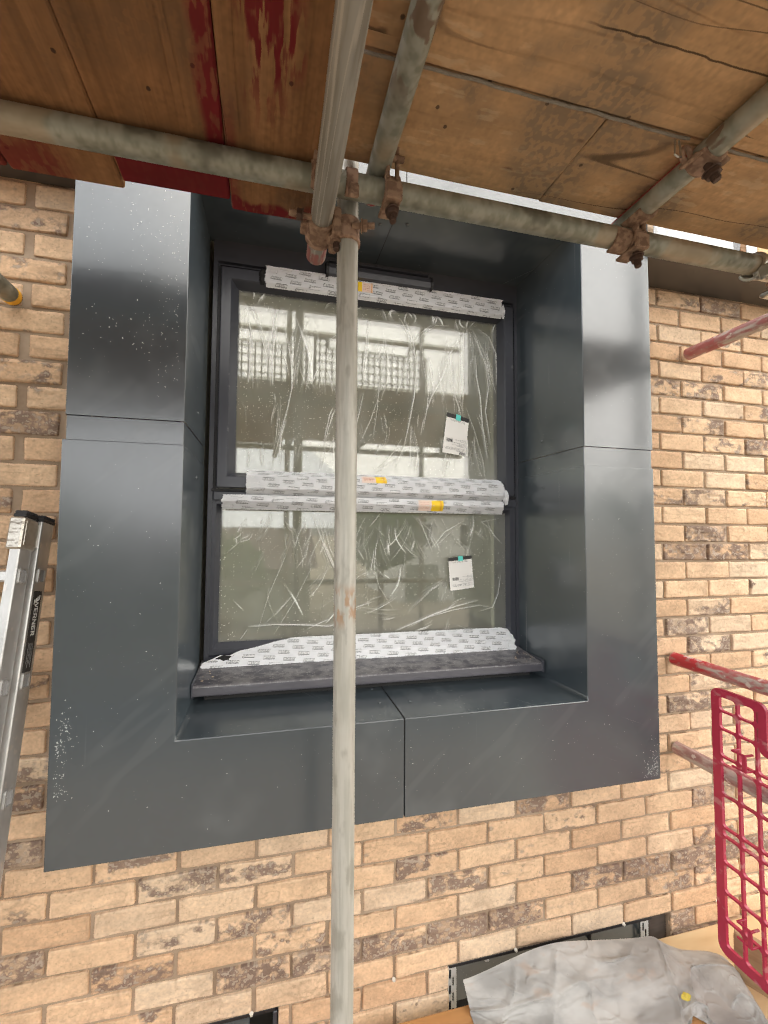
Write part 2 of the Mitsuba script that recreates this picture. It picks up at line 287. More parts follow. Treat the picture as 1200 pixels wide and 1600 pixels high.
prin('tape_white', mikit.proc(lambda p, n, uv: mix((.70, .715, .735), (.58, .595, .615), fbm(p.x * 60, p.y * 60, p.z * 90, 3))), .35, bump=lambda p, n, uv: .0012 * fbm(p.x * 26, p.y * 40, p.z * 60, 3), specular=.5)
prin('tape_grey', (.25, .26, .27), .45)
prin('tape_grey_dark', (.13, .135, .14), .45)
prin('tape_letter', (.74, .75, .75), .45)
prin('print_faint', (.55, .56, .57), .5)
prin('paper_white', (.80, .79, .76), .7)
prin('ink_black', (.03, .03, .03), .6)
prin('ink_grey', (.25, .25, .25), .7)
prin('teal_print', (.12, .62, .56), .6)
prin('sticker_yellow', (.85, .58, .02), .45)
prin('sticker_orange', (.72, .30, .03), .45)
prin('sticker_peach', (.78, .62, .52), .6)
prin('sticker_red_ink', (.55, .22, .14), .6)
prin('tape_yellow', (.78, .40, .03), .5)
prin('rope_fibre', mikit.proc(lambda p, n, uv: mix((.33, .30, .26), (.15, .13, .11), fbm(p.x * 90, p.y * 200, p.z * 200, 3))), .9)
prin('tarp_grey', mikit.proc(lambda p, n, uv: mix(mix((.385, .38, .365), (.25, .248, .24), smoothstep(.34, .70, fbm(p.x * 9, p.y * 20, p.z * 20, 5))), (.38, .27, .20), .40 * smoothstep(.62, .78, fbm(p.x * 14 + 3, p.y * 30, p.z * 50, 4)))), .55,
     bump=lambda p, n, uv: .0012 * fbm(p.x * 22, p.y * 36, p.z * 36, 4) + .0022 * smoothstep(.90, 1., ridge(noise(p.x * 15 + 2 * noise(p.x * 9, p.z * 20), p.y * 20, p.z * 22))) + .0015 * fbm(p.x * 70, p.y * 70, p.z * 70, 2), eps=2e-3, specular=.5)
prin('leaf_yellow', (.50, .40, .06), .6)
prin('weep_plastic', (.70, .68, .62), .4)
prin('soffit_sheet', (.045, .041, .038), .30, specular=.6)
prin('fascia_sheet', mikit.proc(lambda p, n, uv: mix((.26, .27, .275), (.46, .47, .475), smoothstep(.4, .6, fbm(p.x * 90, p.z * 90, p.y * 40, 3)))), .22, metallic=.6)
prin('plaster', (.60, .59, .50), .9)
prin('room_dark', (.22, .21, .17), .9)
prin('dark_timber', mikit.proc(lambda p, n, uv: mix((.075, .055, .045), (.03, .024, .02), fbm(p.x * 25, p.y * 30, p.z * 90, 4))), .85)
prin('closer_strip', (.55, .56, .55), .5, metallic=.3)
prin('soil', mikit.proc(lambda p, n, uv: mix((.20, .165, .12), (.30, .26, .20), fbm(p.x * .6, p.y * .6, 0, 4))), .95)
prin('tarmac', (.06, .06, .06), .9)
prin('hedge_leaf', (.07, .13, .03), .7)
prin('bark', (.12, .09, .06), .9)
prin('render_white', (.62, .61, .57), .9)
prin('garage_brick', (.17, .165, .12), .9)
prin('mesh_grey', (.16, .16, .19), .6)
prin('roof_tile', (.12, .085, .075), .8)
prin('garage_door_paint', (.20, .21, .17), .5)
bsdf('glass', {'type': 'thindielectric', 'int_ior': 1.80, 'specular_transmittance': rgb((.92, .93, .86))})
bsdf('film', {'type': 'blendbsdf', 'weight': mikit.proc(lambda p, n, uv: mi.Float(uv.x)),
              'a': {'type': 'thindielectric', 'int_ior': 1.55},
              'b': {'type': 'twosided', 'd': {'type': 'principled', 'base_color': mikit.proc(lambda p, n, uv: mix((.63, .64, .58), (.95, .95, .94), smoothstep(.22, .6, uv.x))), 'roughness': .35, 'specular': .8}}})  # high weight turns white: crease scatter and painted sky highlights

# ------------------------------------------------------------------ the brick wall
rng = np.random.default_rng(7)
random.seed(5)
DARK = {(0,10):.45,(0,11):.8,(5,10):.55,(5,9):.75,(4,12):.5,(4,11):.4,(7,10):.5,(7,9):.2,(8,11):.55,(10,12):.4,(11,9):.45,(11,10):.5,(13,10):.75,(14,10):.7,(14,11):.8,(17,10):.5,(18,10):.7,(19,10):.75,(22,10):.75,(27,10):.9,
        (30,8):.65,(30,9):.9,(30,10):.85,(30,12):.8,(31,9):.5,(31,4):.85,(31,5):.95,(31,6):.85,(31,3):.8,(31,2):.65,(30,1):.55,(29,-1):.8,(27,1):.6,(29,2):.55,(27,2):.4,(27,-1):.35,(26,1):.45,(25,-1):.8,(23,-1):.6,(22,0):.4,
        (20,0):.3,(0,-1):.3,(1,-1):.5,(3,-1):.6,(9,-1):.85,(10,-1):.5,(7,-1):.3,(5,-1):.25,(33,9):.8,(34,10):.9,(26,7):.6,(26,5):.4,(28,5):.4,(29,1):.3,(19,9):.2,(14,12):.2,(6,11):.2,(30,6):.2,(30,11):.8,(32,1):.5,(34,5):.4,(33,5):.3}
OPEN = [(.40, 1.80, -1.62, .16), (1.315, 2.245, -4.2, -2.4405), (-.60, .75, -4.2, -2.4405)]   # x0 x1 z0 z1 of the three openings
WALL = (-2.6, 5.2, GROUND, 3.2)
poly = sg.box(WALL[0], WALL[2], WALL[1], WALL[3])
for x0, x1, z0, z1 in OPEN: poly = poly.difference(sg.box(x0, z0, x1, z1))
wall = thing('brick_wall', 'buff rustic brick wall with brown burnt patches and recessed mortar around the window', 'brick wall')
M = XZ.copy(); M[1, 3] = .1062
obj('mortar', extrude(poly, .10, M), 'mortar', wall)
def brick_mesh(x0, x1, z0, z1, i, lvl, fine=True):
    nx, nz = (20, 8) if fine else (3, 2)
    gs = (lambda n, e: np.concatenate([[0, e], np.linspace(0, 1, n)[1:-1], [1 - e, 1]])); s, t = np.meshgrid(gs(nx, .014), gs(nz, .045)); nx += 2; nz += 2
    X = x0 + (x1 - x0) * s; Z = z0 + (z1 - z0) * t
    P = np.stack([X, 0 * X, Z], -1); sd = i * 1.37
    edge = (s == 0) | (s == 1) | (t == 0) | (t == 1)
    y = -.0005 - .0045 * (meshkit.fbm(np.stack([X * 14 + sd, Z * 22, 0 * X], -1), 3) - .5) * (1 + lvl)
    rg = 1 - np.abs(2 * meshkit.noise(np.stack([X * 34 + sd + 2 * meshkit.noise(np.stack([X * 20, Z * 40, 0 * X + sd], -1)), Z * 70, 0 * X + sd], -1)) - 1); y -= .0034 * (rg - .5) * (.25 + lvl) if fine else 0
    y += rng.uniform(-.0015, .0015) + rng.uniform(-.004, .004) * (s - .5)
    P[..., 1] = y + edge * .0026
    wob = .0045 * (meshkit.fbm(np.stack([X * 26 + sd, Z * 26 + 3, 0 * X + 1], -1), 2) - .5); wob2 = .0045 * (meshkit.fbm(np.stack([X * 26 + sd, Z * 26 + 9, 0 * X + 5], -1), 2) - .5)
    P[..., 2] += wob * ((t == 0) | (t == 1)); P[..., 0] += wob2 * ((s == 0) | (s == 1))
    corner = ((s == 0) | (s == 1)) & ((t == 0) | (t == 1))
    P[..., 0] -= corner * np.sign(s - .5) * .0025; P[..., 2] -= corner * np.sign(t - .5) * .0025
    V = P.reshape(-1, 3); idx = np.arange(nx * nz).reshape(nz, nx)
    F = np.stack([idx[:-1, :-1], idx[:-1, 1:], idx[1:, 1:], idx[1:, :-1]], -1).reshape(-1, 4)
    loop = np.concatenate([idx[0, :-1], idx[:-1, -1], idx[-1, :0:-1], idx[:0:-1, 0]])
    back = V[loop].copy(); back[:, 1] = .014; n0 = len(V); V = np.vstack([V, back]); k = np.arange(len(loop)); k2 = (k + 1) % len(loop)
    F = np.vstack([F, np.stack([loop[k], n0 + k, n0 + k2, loop[k2]], -1)])
    lv = int(round(lvl * 20))
    uv = np.stack([np.clip((V[:, 0] - x0) / .215, .02, .98) + 2 * (i % 997), np.clip((V[:, 2] - z0) / .215 + .1, .02, .98) + 2 * lv], -1)
    m = tm(V, F); return m, uv
def visible(x, z):
    d = np.array([x, 0, z]) - CAM; w = d @ FWD
    px, py = 541 + 600 * (d @ RIGHT) / w, 800 - 600 * (d @ UP) / w
    return w > 0 and -60 < px < 1260 and 250 < py < 1660 and not (.18 < x < 2.0 and -1.72 < z < .3)
count, far = 0, []
for r in range(-38, 44):
    zc = -.075 * r; 
    for k in range(-14, 26):
        x0 = (k + .5 * (r % 2)) * .225 + .005; x1 = x0 + .215; z0, z1 = zc - .0325, zc + .0325
        if -2 < r < 26 and k < 0: x0 -= .017; x1 -= .017
        if x0 < WALL[0] or x1 > WALL[1]: continue
        if z0 < -.2 and zc < GROUND: continue
        if z0 > .036 and .03 < z0: pass
        spans = [(x0 + rng.uniform(-.0015, .0015), x1 + rng.uniform(-.0015, .0015))]
        for a, b, c, d in OPEN:
            if c - .02 < zc < d:
                new = []
                for u, v in spans:
                    if v <= a or u >= b: new.append((u, v))
                    else:
                        if a - u > .03: new.append((u, a - .001))
                        if v - b > .03: new.append((b + .001, v))
                spans = new
        if not spans: continue
        if .175 < x0 and x1 < 2.02 and -1.80 < zc < .4: continue
        lvl = DARK.get((r, k), float(rng.choice([.0, .05, .1, .15, .3, .5], p=[.3, .2, .2, .14, .10, .06])))
        i = (r + 50) * 41 + k + 20
        for u, v in spans:
            vis = visible(u, zc) or visible(v, zc) or visible((u + v) / 2, zc)
            vis = vis and zc < .04
            m, uv = brick_mesh(u, v, z0 + rng.uniform(-.001, .001), z1 + rng.uniform(-.001, .001), i, lvl, vis)
            if vis and count < 300: obj('brick', m, 'brick_clay', wall, smooth=True, uv=uv); count += 1
            else: far.append((m, uv))
V, F, U, n0 = [], [], [], 0
for m, uv in far: V.append(m.vertices); F.append(m.faces + n0); U.append(uv); n0 += len(uv)
obj('brick_rows', tm(np.vstack(V), np.vstack(F)), 'brick_clay', wall, smooth=True, uv=np.vstack(U), kind='stuff', label='bricks of the wall beyond the picture')
print('bricks', count, len(far))
for x, z in [(1.120, -2.434), (1.568, -2.434), (.670, -2.434), (2.469, -2.434), (2.021, -2.434)]:
    w = thing('weep_vent', 'small clear plastic weep vent in a mortar joint just above a lower window', 'weep vent', 'weep vents above the lower windows')
    obj('tube', tube((x, .004, z), (x, -.007, z), .0045, .0032, 12, 2, dent=0), 'weep_plastic', w, True)
    obj('flange', tube((x, -.0005, z), (x, -.002, z), .0062, .0046, 12, 1, dent=0), 'weep_plastic', w, True)

# ------------------------------------------------------------------ soffit and fascia above the wall
sof = thing('roof_soffit', 'dark metal soffit and weathered fascia band running above the brick wall', 'soffit')
for a, b in [(-2.6, -.6), (-.598, .170), (2.032, 3.2), (3.202, 5.2)]:
    obj('soffit_panel', rbox(a, b, -.164, -.001, .037, .041, .001), 'soffit_sheet', sof)
for a, b, mt in [(-2.6, -.6, 'fascia_sheet'), (-.597, .170, 'fascia_sheet'), (2.034, 2.405, 'fascia_sheet'), (2.47, 2.525, 'fascia_sheet')]:
    obj('fascia_panel', rbox(a, b, -.168, -.165, .037, .40, .001), mt, sof)
obj('fascia_gap', box(2.402, 2.475, -.145, -.143, .045, .40), 'black_rubber', sof)
obj('fascia_bracket', tm(*(lambda m: (m.vertices, m.faces))(extrude(sg.Polygon([(2.407, .05), (2.425, .05), (2.468, .24), (2.468, .27), (2.407, .27)]), .02, (lambda A: (A.__setitem__((1, 3), -.146), A)[1])(XZ.copy())))), 'frame_pvc', sof)
obj('timber_panel', rbox(2.528, 4.0, -.168, -.150, .042, .40, .002), 'pale_ply', sof)

# ------------------------------------------------------------------ window surround: folded dark grey sheets
SX0, SX1, SZ0, SZ1 = .170, 2.028, -1.817, .392
OX0, OX1, OZ0, OZ1 = .462, 1.740, -1.531, .098
YF, YB = -.150, .212
sur = thing('window_surround', 'dark grey folded metal window surround box with deep reveals, dusty and scratched', 'window surround')
RB = .0032
def prof(front, back=YB, ret=True, push=0.):
    """(s, y): s = 0 at the outer edge, 1 at the opening edge; returns a polyline with round bends: list of (s_frac, ds, y)"""
    P = []
    if ret: P.append((0, 0, -.002))
    for t in np.linspace(0, 90, 5): P.append((0, RB * (1 - math.cos(math.radians(t))), front + RB * (1 - math.sin(math.radians(t)))))
    for t in np.linspace(90, 0, 5): P.append((1, -RB * (1 - math.cos(math.radians(t))), front + RB * (1 - math.sin(math.radians(t)))))
    P.append((1, 0, back))
    return P
def leg_pts(P, outer, inner):
    sgn = 1 if inner > outer else -1
    return np.array([(outer + (inner - outer) * a + sgn * ds) for a, ds, y in P]), np.array([y for *_, y in P])
def sheet_rows(rows):
    """a sheet through rows of points"""
    V = np.array(rows); n, k = V.shape[:2]; idx = np.arange(n * k).reshape(n, k)
    return tm(V.reshape(-1, 3), np.stack([idx[:-1, :-1], idx[1:, :-1], idx[1:, 1:], idx[:-1, 1:]], -1).reshape(-1, 4))
def orient(m, towards):
    c = m.triangles_center; s = ((towards - c) * m.face_normals * m.area_faces[:, None]).sum()
    if s < 0: m.invert()
    return m
def jamb(outer, inner, z0, z1, push=0., mat='grey_sheet', dx=0., lab=None, n=9):
    P = prof(YF + push); xs, ys = leg_pts(P, outer + dx, inner + (push if inner > outer else -push) * 0)
    rows = [[(x, y, z) for x, y in zip(xs, ys)] for z in np.linspace(z0, z1, n)]
    m = orient(sheet_rows(rows), CAM)
    cap0 = [[(x, y, z0) for x, y in zip(xs, ys)], [(x, y + .0025, z0) for x, y in zip(xs, ys)]]
    m = cat(m, sheet_rows(cap0))
    return obj('jamb_panel', m, mat, sur, smooth=35, label=lab)
SEAM, LAP = -.682, -.748
jamb(SX0 + .004, OX0, SEAM, OZ1 - .0, lab='upper left jamb panel speckled with rain drops')
jamb(SX0 + .005, OX0 - .0015, LAP - .02, SEAM - .0015, push=.0045, lab='narrow left lapping strip between the upper and lower panels')
jamb(SX1 - .001, OX1, SEAM + .003, OZ1, lab='upper right jamb panel with diagonal wipe marks')
jamb(SX1 - .002, OX1 + .0015, LAP - .02, SEAM + .0015, push=.0045, lab='narrow right lapping strip between the upper and lower panels')
def corner(xo, xi, xend, lab):
    P = prof(YF + .001); xs, ys = leg_pts(P, xo, xi); zs, _ = leg_pts(P, SZ0, OZ0)
    rows = [[(x, y + .0035, LAP - .001) for x, y in zip(xs, ys)], [(x, y + .0026, LAP + .0022) for x, y in zip(xs, ys)], [(x, y + .0008, LAP + .0018) for x, y in zip(xs, ys)]] + [[(x, y, z) for x, y in zip(xs, ys)] for z in np.linspace(LAP, OZ0 + .02, 8)]
    rows.append([(x, y, z) for x, y, z in zip(xs, ys, zs)])
    x1 = xi + (.02 if xend > xi else -.02)
    rows += [[(x, y, z) for y, z in zip(ys, zs)] for x in np.linspace(x1, xend, 8)]
    m = orient(sheet_rows(rows), CAM)
    cap = [[(xend, y, z) for y, z in zip(ys, zs)], [(xend, y + .003, z) for y, z in zip(ys, zs)]]
    return obj('corner_panel', cat(m, sheet_rows(cap)), 'grey_sheet', sur, smooth=35, label=lab)
corner(SX0 - .002, OX0, 1.0965, 'lower left corner panel with pale smudges')
corner(SX1 + .001, OX1, 1.1010, 'lower right corner panel with curved scratches')
# head: front band above the opening and the dark ceiling of the reveal
for a, b in [(SX0, 1.0975), (1.1005, SX1)]:
    P = prof(YF + .0005); zs, ys = leg_pts(P, SZ1, OZ1 + .001)
    cx = lambda x, z: x
    rows = []
    for x in np.linspace(a, b, 10):
        rows.append([(np.clip(x, OX0, OX1) if (y > YF + .004 and z < .3) else x, y, z) for y, z in zip(ys, zs)])
    obj('head_panel', orient(sheet_rows(rows), CAM), 'grey_sheet', sur, smooth=35)
obj('head_seam_backing', box(1.08, 1.118, YF + .006, YB, OZ1 + .006, OZ1 + .008), 'sheet_back', sur)
obj('seam_backing', cat(box(1.08, 1.118, YF + .006, YF + .008, SZ0 + .004, OZ0 - .006), box(1.08, 1.118, YF + .006, YB, OZ0 - .008, OZ0 - .006)), 'sheet_back', sur)
def rivet(c, nrm):
    d, a, b = frame_of(nrm); th = np.arange(14) * 2 * np.pi / 14; V = [np.array(c) + d * .0035]
    for rr, h in [(.003, .003), (.0048, .0018), (.0056, 0)]: V += list(np.array(c) + d * h + rr * (np.cos(th)[:, None] * a + np.sin(th)[:, None] * b))
    F = [[0, 1 + k, 1 + (k + 1) % 14] for k in range(14)] + [[1 + q * 14 + k, 1 + (q + 1) * 14 + k, 1 + (q + 1) * 14 + (k + 1) % 14] for q in (0, 1) for k in range(14)] + [[1 + q * 14 + k, 1 + (q + 1) * 14 + (k + 1) % 14, 1 + q * 14 + (k + 1) % 14] for q in (0, 1) for k in range(14)]
    return tm(V, F)
for c, nn in [((OX1 - .0005, .054, -.619), (-1, 0, 0)), ((OX1 - .0005, .047, -.804), (-1, 0, 0)), ((1.057, .070, OZ0 + .001), (0, 0, 1)), ((1.055, -.036, OZ0 + .001), (0, 0, 1)), ((1.155, -.045, OZ0 + .001), (0, 0, 1)), ((OX0 + .0005, .05, -.60), (1, 0, 0)), ((OX0 + .0005, .05, -.81), (1, 0, 0)), ((1.057, .0, OZ1 - .001), (0, 0, -1)), ((1.15, -.02, OZ1 - .001), (0, 0, -1))]:
    obj('rivet', rivet(c, nn), 'grey_sheet', sur, True)
# rain drops and specks: tiny caps standing on the sheet
def drops(pts, y):
    V, F = [], []
    th = np.arange(7) * 2 * np.pi / 7
    for x, z, r in pts:
        b = len(V); V.append((x, y - r * .7, z)); 
        V += [(x + r * .6 * math.cos(t), y - r * .5, z + r * .7 * math.sin(t)) for t in th]; V += [(x + r * math.cos(t), y + .0002, z + r * 1.15 * math.sin(t)) for t in th]
        for k in range(7):
            k2 = (k + 1) % 7; F += [[b, b + 1 + k, b + 1 + k2], [b + 1 + k, b + 8 + k, b + 8 + k2], [b + 1 + k, b + 8 + k2, b + 1 + k2]]
    return orient(tm(V, F), CAM)
pts = []
for _ in range(230):
    x, z = rng.uniform(.20, .45), -rng.beta(1.6, 2.4) * .62 - .02
    if meshkit.noise(np.array([x * 14, z * 9, 1.])) < .36: continue
    pts.append((x, z, rng.choice([.0006, .0009, .0012, .0016], p=[.4, .35, .18, .07])))
for _ in range(60):   # run down the fold
    pts.append((rng.choice([.395, .41, .43, .438]) + rng.normal(0, .002), rng.uniform(-.62, -.1), rng.uniform(.0006, .0013)))
obj('raindrop', drops(pts, YF), 'droplet', sur, True, kind='stuff', label='rain drops on the upper left panel')
pts = [(SX0 + .012 + abs(rng.normal(0, .02)), -1.40 - rng.beta(2, 2) * .27, rng.uniform(.0005, .0013)) for _ in range(150)]
pts += [(rng.uniform(.2, .44), rng.uniform(-1.7, -.8), rng.uniform(.0005, .0012)) for _ in range(35)]
pts += [(rng.uniform(.46, 1.9), rng.uniform(-1.78, -1.56), rng.uniform(.0005, .0012)) for _ in range(55)]
pts += [(rng.uniform(1.77, 2.0), rng.uniform(-1.78, -.8), rng.uniform(.0005, .0011)) for _ in range(28)]
obj('paint_speck', drops(pts, YF + .001), 'droplet', sur, True, kind='stuff', label='pale splashes on the lower panels')
pts = []
for _ in range(150):
    d1, d2 = rng.uniform(), rng.uniform(); pts.append((2.018 - abs(rng.normal(0, .03)), SZ0 + .012 + abs(rng.normal(0, .045)), rng.uniform(.0005, .0012)))
obj('paint_speck', drops(pts, YF + .001), 'droplet', sur, True, kind='stuff', label='patch of dust specks in the lower right corner')

# ------------------------------------------------------------------ the window
win = thing('window', 'anthracite framed window, opening sash above a fixed light, masked with tape and film', 'window')
def ring(outer, inner, yo, yi, y_back=None):
    """four mitred members of a frame; outer/inner = (x0, x1, z0, z1); front yo at the outer edge, yi at the inner edge"""
    A = [(outer[0], outer[2]), (outer[1], outer[2]), (outer[1], outer[3]), (outer[0], outer[3])]; B = [(inner[0], inner[2]), (inner[1], inner[2]), (inner[1], inner[3]), (inner[0], inner[3])]
    out = []
    for k in range(4):
        a, a2, b, b2 = A[k], A[(k + 1) % 4], B[k], B[(k + 1) % 4]
        out.append(((a, yo), (a2, yo), (b2, yi), (b, yi)))
    return out
def member(segs):
    """one member from a list of quads ((x,z),y)x4"""
    V, F = [], []
    for q in segs:
        b = len(V); V += [(p[0][0], p[1], p[0][1]) for p in q]; F.append([b, b + 1, b + 2, b + 3])
    return orient(tm(V, F), CAM)
def frame(name, rects, parent, mat='frame_pvc', g=.0004):
    """rects: list of ((x0,x1,z0,z1), y) from the outside in; makes four mitred members"""
    names = ['bottom_rail', 'stile', 'top_rail', 'stile']
    parts = [[], [], [], []]
    for (r0, y0), (r1, y1) in zip(rects[:-1], rects[1:]):
        for k, q in enumerate(ring(r0, r1, y0, y1)): parts[k].append(q)
    for k in range(4): obj(names[k] if not name else name + '_' + names[k], member(parts[k]), mat, parent)
YO, YS, YG = .200, .184, .228
fr = (OX0 + .016, OX1 + .012, -1.48, OZ1 + .004)
frame('frame', [(fr, .40), (fr, YO), ((.494, 1.726, -1.43, .020), YO), ((.496, 1.724, -1.428, .018), YO + .012), ((.50, 1.72, -1.42, .012), YO + .012)], win)
# transom between sash and fixed light, and the fixed light's glazing frame
obj('transom', rbox(.496, 1.726, YO - .004, .26, -.872, -.838, .003), 'frame_pvc', win)
frame('glazing', [((.494, 1.724, -1.425, -.868), .23), ((.494, 1.724, -1.425, -.868), YO + .002), ((.508, 1.700, -1.405, -.884), YO + .002), ((.523, 1.690, -1.384, -.899), YG)], win)
# sash
SO = (.507, 1.712, -.826, -.008)
frame('sash', [((SO[0], SO[1], SO[2], SO[3]), .24), (SO, YS + .003), ((SO[0] + .003, SO[1] - .003, SO[2] + .003, SO[3] - .003), YS), ((.543, 1.672, -.786, -.050), YS), ((.547, 1.668, -.782, -.054), YS + .006), ((.568, 1.656, -.766, -.068), YG - .004)], win)
obj('gap_shade_gasket', cat(box(.491, .506, YO + .004, YO + .01, -.83, .0), box(1.713, 1.728, YO + .004, YO + .01, -.83, .0), box(.49, 1.728, YO - .003, YO + .01, -.838, -.829)), 'black_rubber', win)  # dark strips: gasket, and the shade of the sash rebate painted in
for nm, (x0, x1, z0, z1) in [('upper', (.560, 1.664, -.775, -.060)), ('lower', (.515, 1.70, -1.395, -.89))]:
    m = tm([(x0, YG + .006, z0), (x1, YG + .006, z0), (x1, YG + .006, z1), (x0, YG + .006, z1)], [[0, 1, 2, 3]])
    obj('glass_pane', m, 'glass', win, label='outer %s pane' % nm); m = m.copy(); m.apply_translation((0, .022, 0)); obj('glass_pane', m, 'glass', win, label='inner %s pane' % nm)
    obj('pane_seal', cat(box(x0, x0 + .011, YG + .001, YG + .004, z0, z1), box(x1 - .011, x1, YG + .001, YG + .004, z0, z1), box(x0, x1, YG + .0012, YG + .0042, z0, z0 + .011), box(x0, x1, YG + .0012, YG + .0042, z1 - .011, z1)), 'black_rubber', win)
# trickle vent canopy
def hull_prism(profile, x0, x1):
    P = np.array(profile); V = [(x0, y, z) for y, z in P] + [(x1, y, z) for y, z in P]; return trimesh.convex.convex_hull(np.array(V))
obj('trickle_vent', cat(hull_prism([(.196, .078), (.178, .074), (.176, .068), (.196, .062)], .905, 1.318), hull_prism([(.196, .060), (.168, .052), (.160, .030), (.164, .010), (.196, .004)], .903, 1.322)), 'frame_pvc', win)
obj('vent_cap', cat(hull_prism([(.198, .070), (.166, .056), (.155, .030), (.160, .006), (.198, -.002)], 1.322, 1.330), hull_prism([(.198, .070), (.166, .056), (.155, .030), (.160, .006), (.198, -.002)], .893, .903)), 'black_rubber', win)
# sill
def lofted(rows_yz, x0, x1, n=60, j=.0):
    rows = []
    for x in np.linspace(x0, x1, n): rows.append([(x, y, z) for y, z in rows_yz])
    return orient(sheet_rows(rows), CAM)
sp = [(.235, -1.452), (.19, -1.456), (.10, -1.466), (.062, -1.470), (.053, -1.472), (.049, -1.477), (.048, -1.499), (.050, -1.504), (.056, -1.506), (.22, -1.506)]
obj('sill', cat(lofted(sp, .466, 1.730), tm([(.466, y, z) for y, z in sp], [[0, k, k + 1] for k in range(1, 9)]), tm([(1.730, y, z) for y, z in sp], [[0, k, k + 1] for k in range(1, 9)])), 'dirty_sill', win, smooth=40)
obj('sill_end_cap', cat(rbox(1.727, 1.736, .046, .20, -1.509, -1.462, .002), rbox(.463, .469, .046, .20, -1.509, -1.462, .002)), 'frame_pvc', win)
obj('sill_gap_shade', box(.50, 1.70, .085, .20, OZ0 + .001, -1.507), 'black_foam', win)  # black block standing in for the shadow gap under the sill

# mortar crumbs on the sill
crumbs = []
for k in range(46):
    side = rng.uniform() < .6
    x = (1.725 - abs(rng.normal(0, .05))) if side else (.48 + abs(rng.normal(0, .04))); y = rng.uniform(.06, .19); s = rng.uniform(.002, .006)
    m = trimesh.creation.icosphere(0, s); m.vertices *= rng.uniform(.5, 1.2, (12, 1)); m.apply_translation((x, y, -1.468 + .08 * (y - .1))); crumbs.append(m)
single('mortar_crumbs', cat(crumbs), 'mortar', 'small crumbs of mortar and grit lying on the window sill', 'crumbs', kind='stuff')

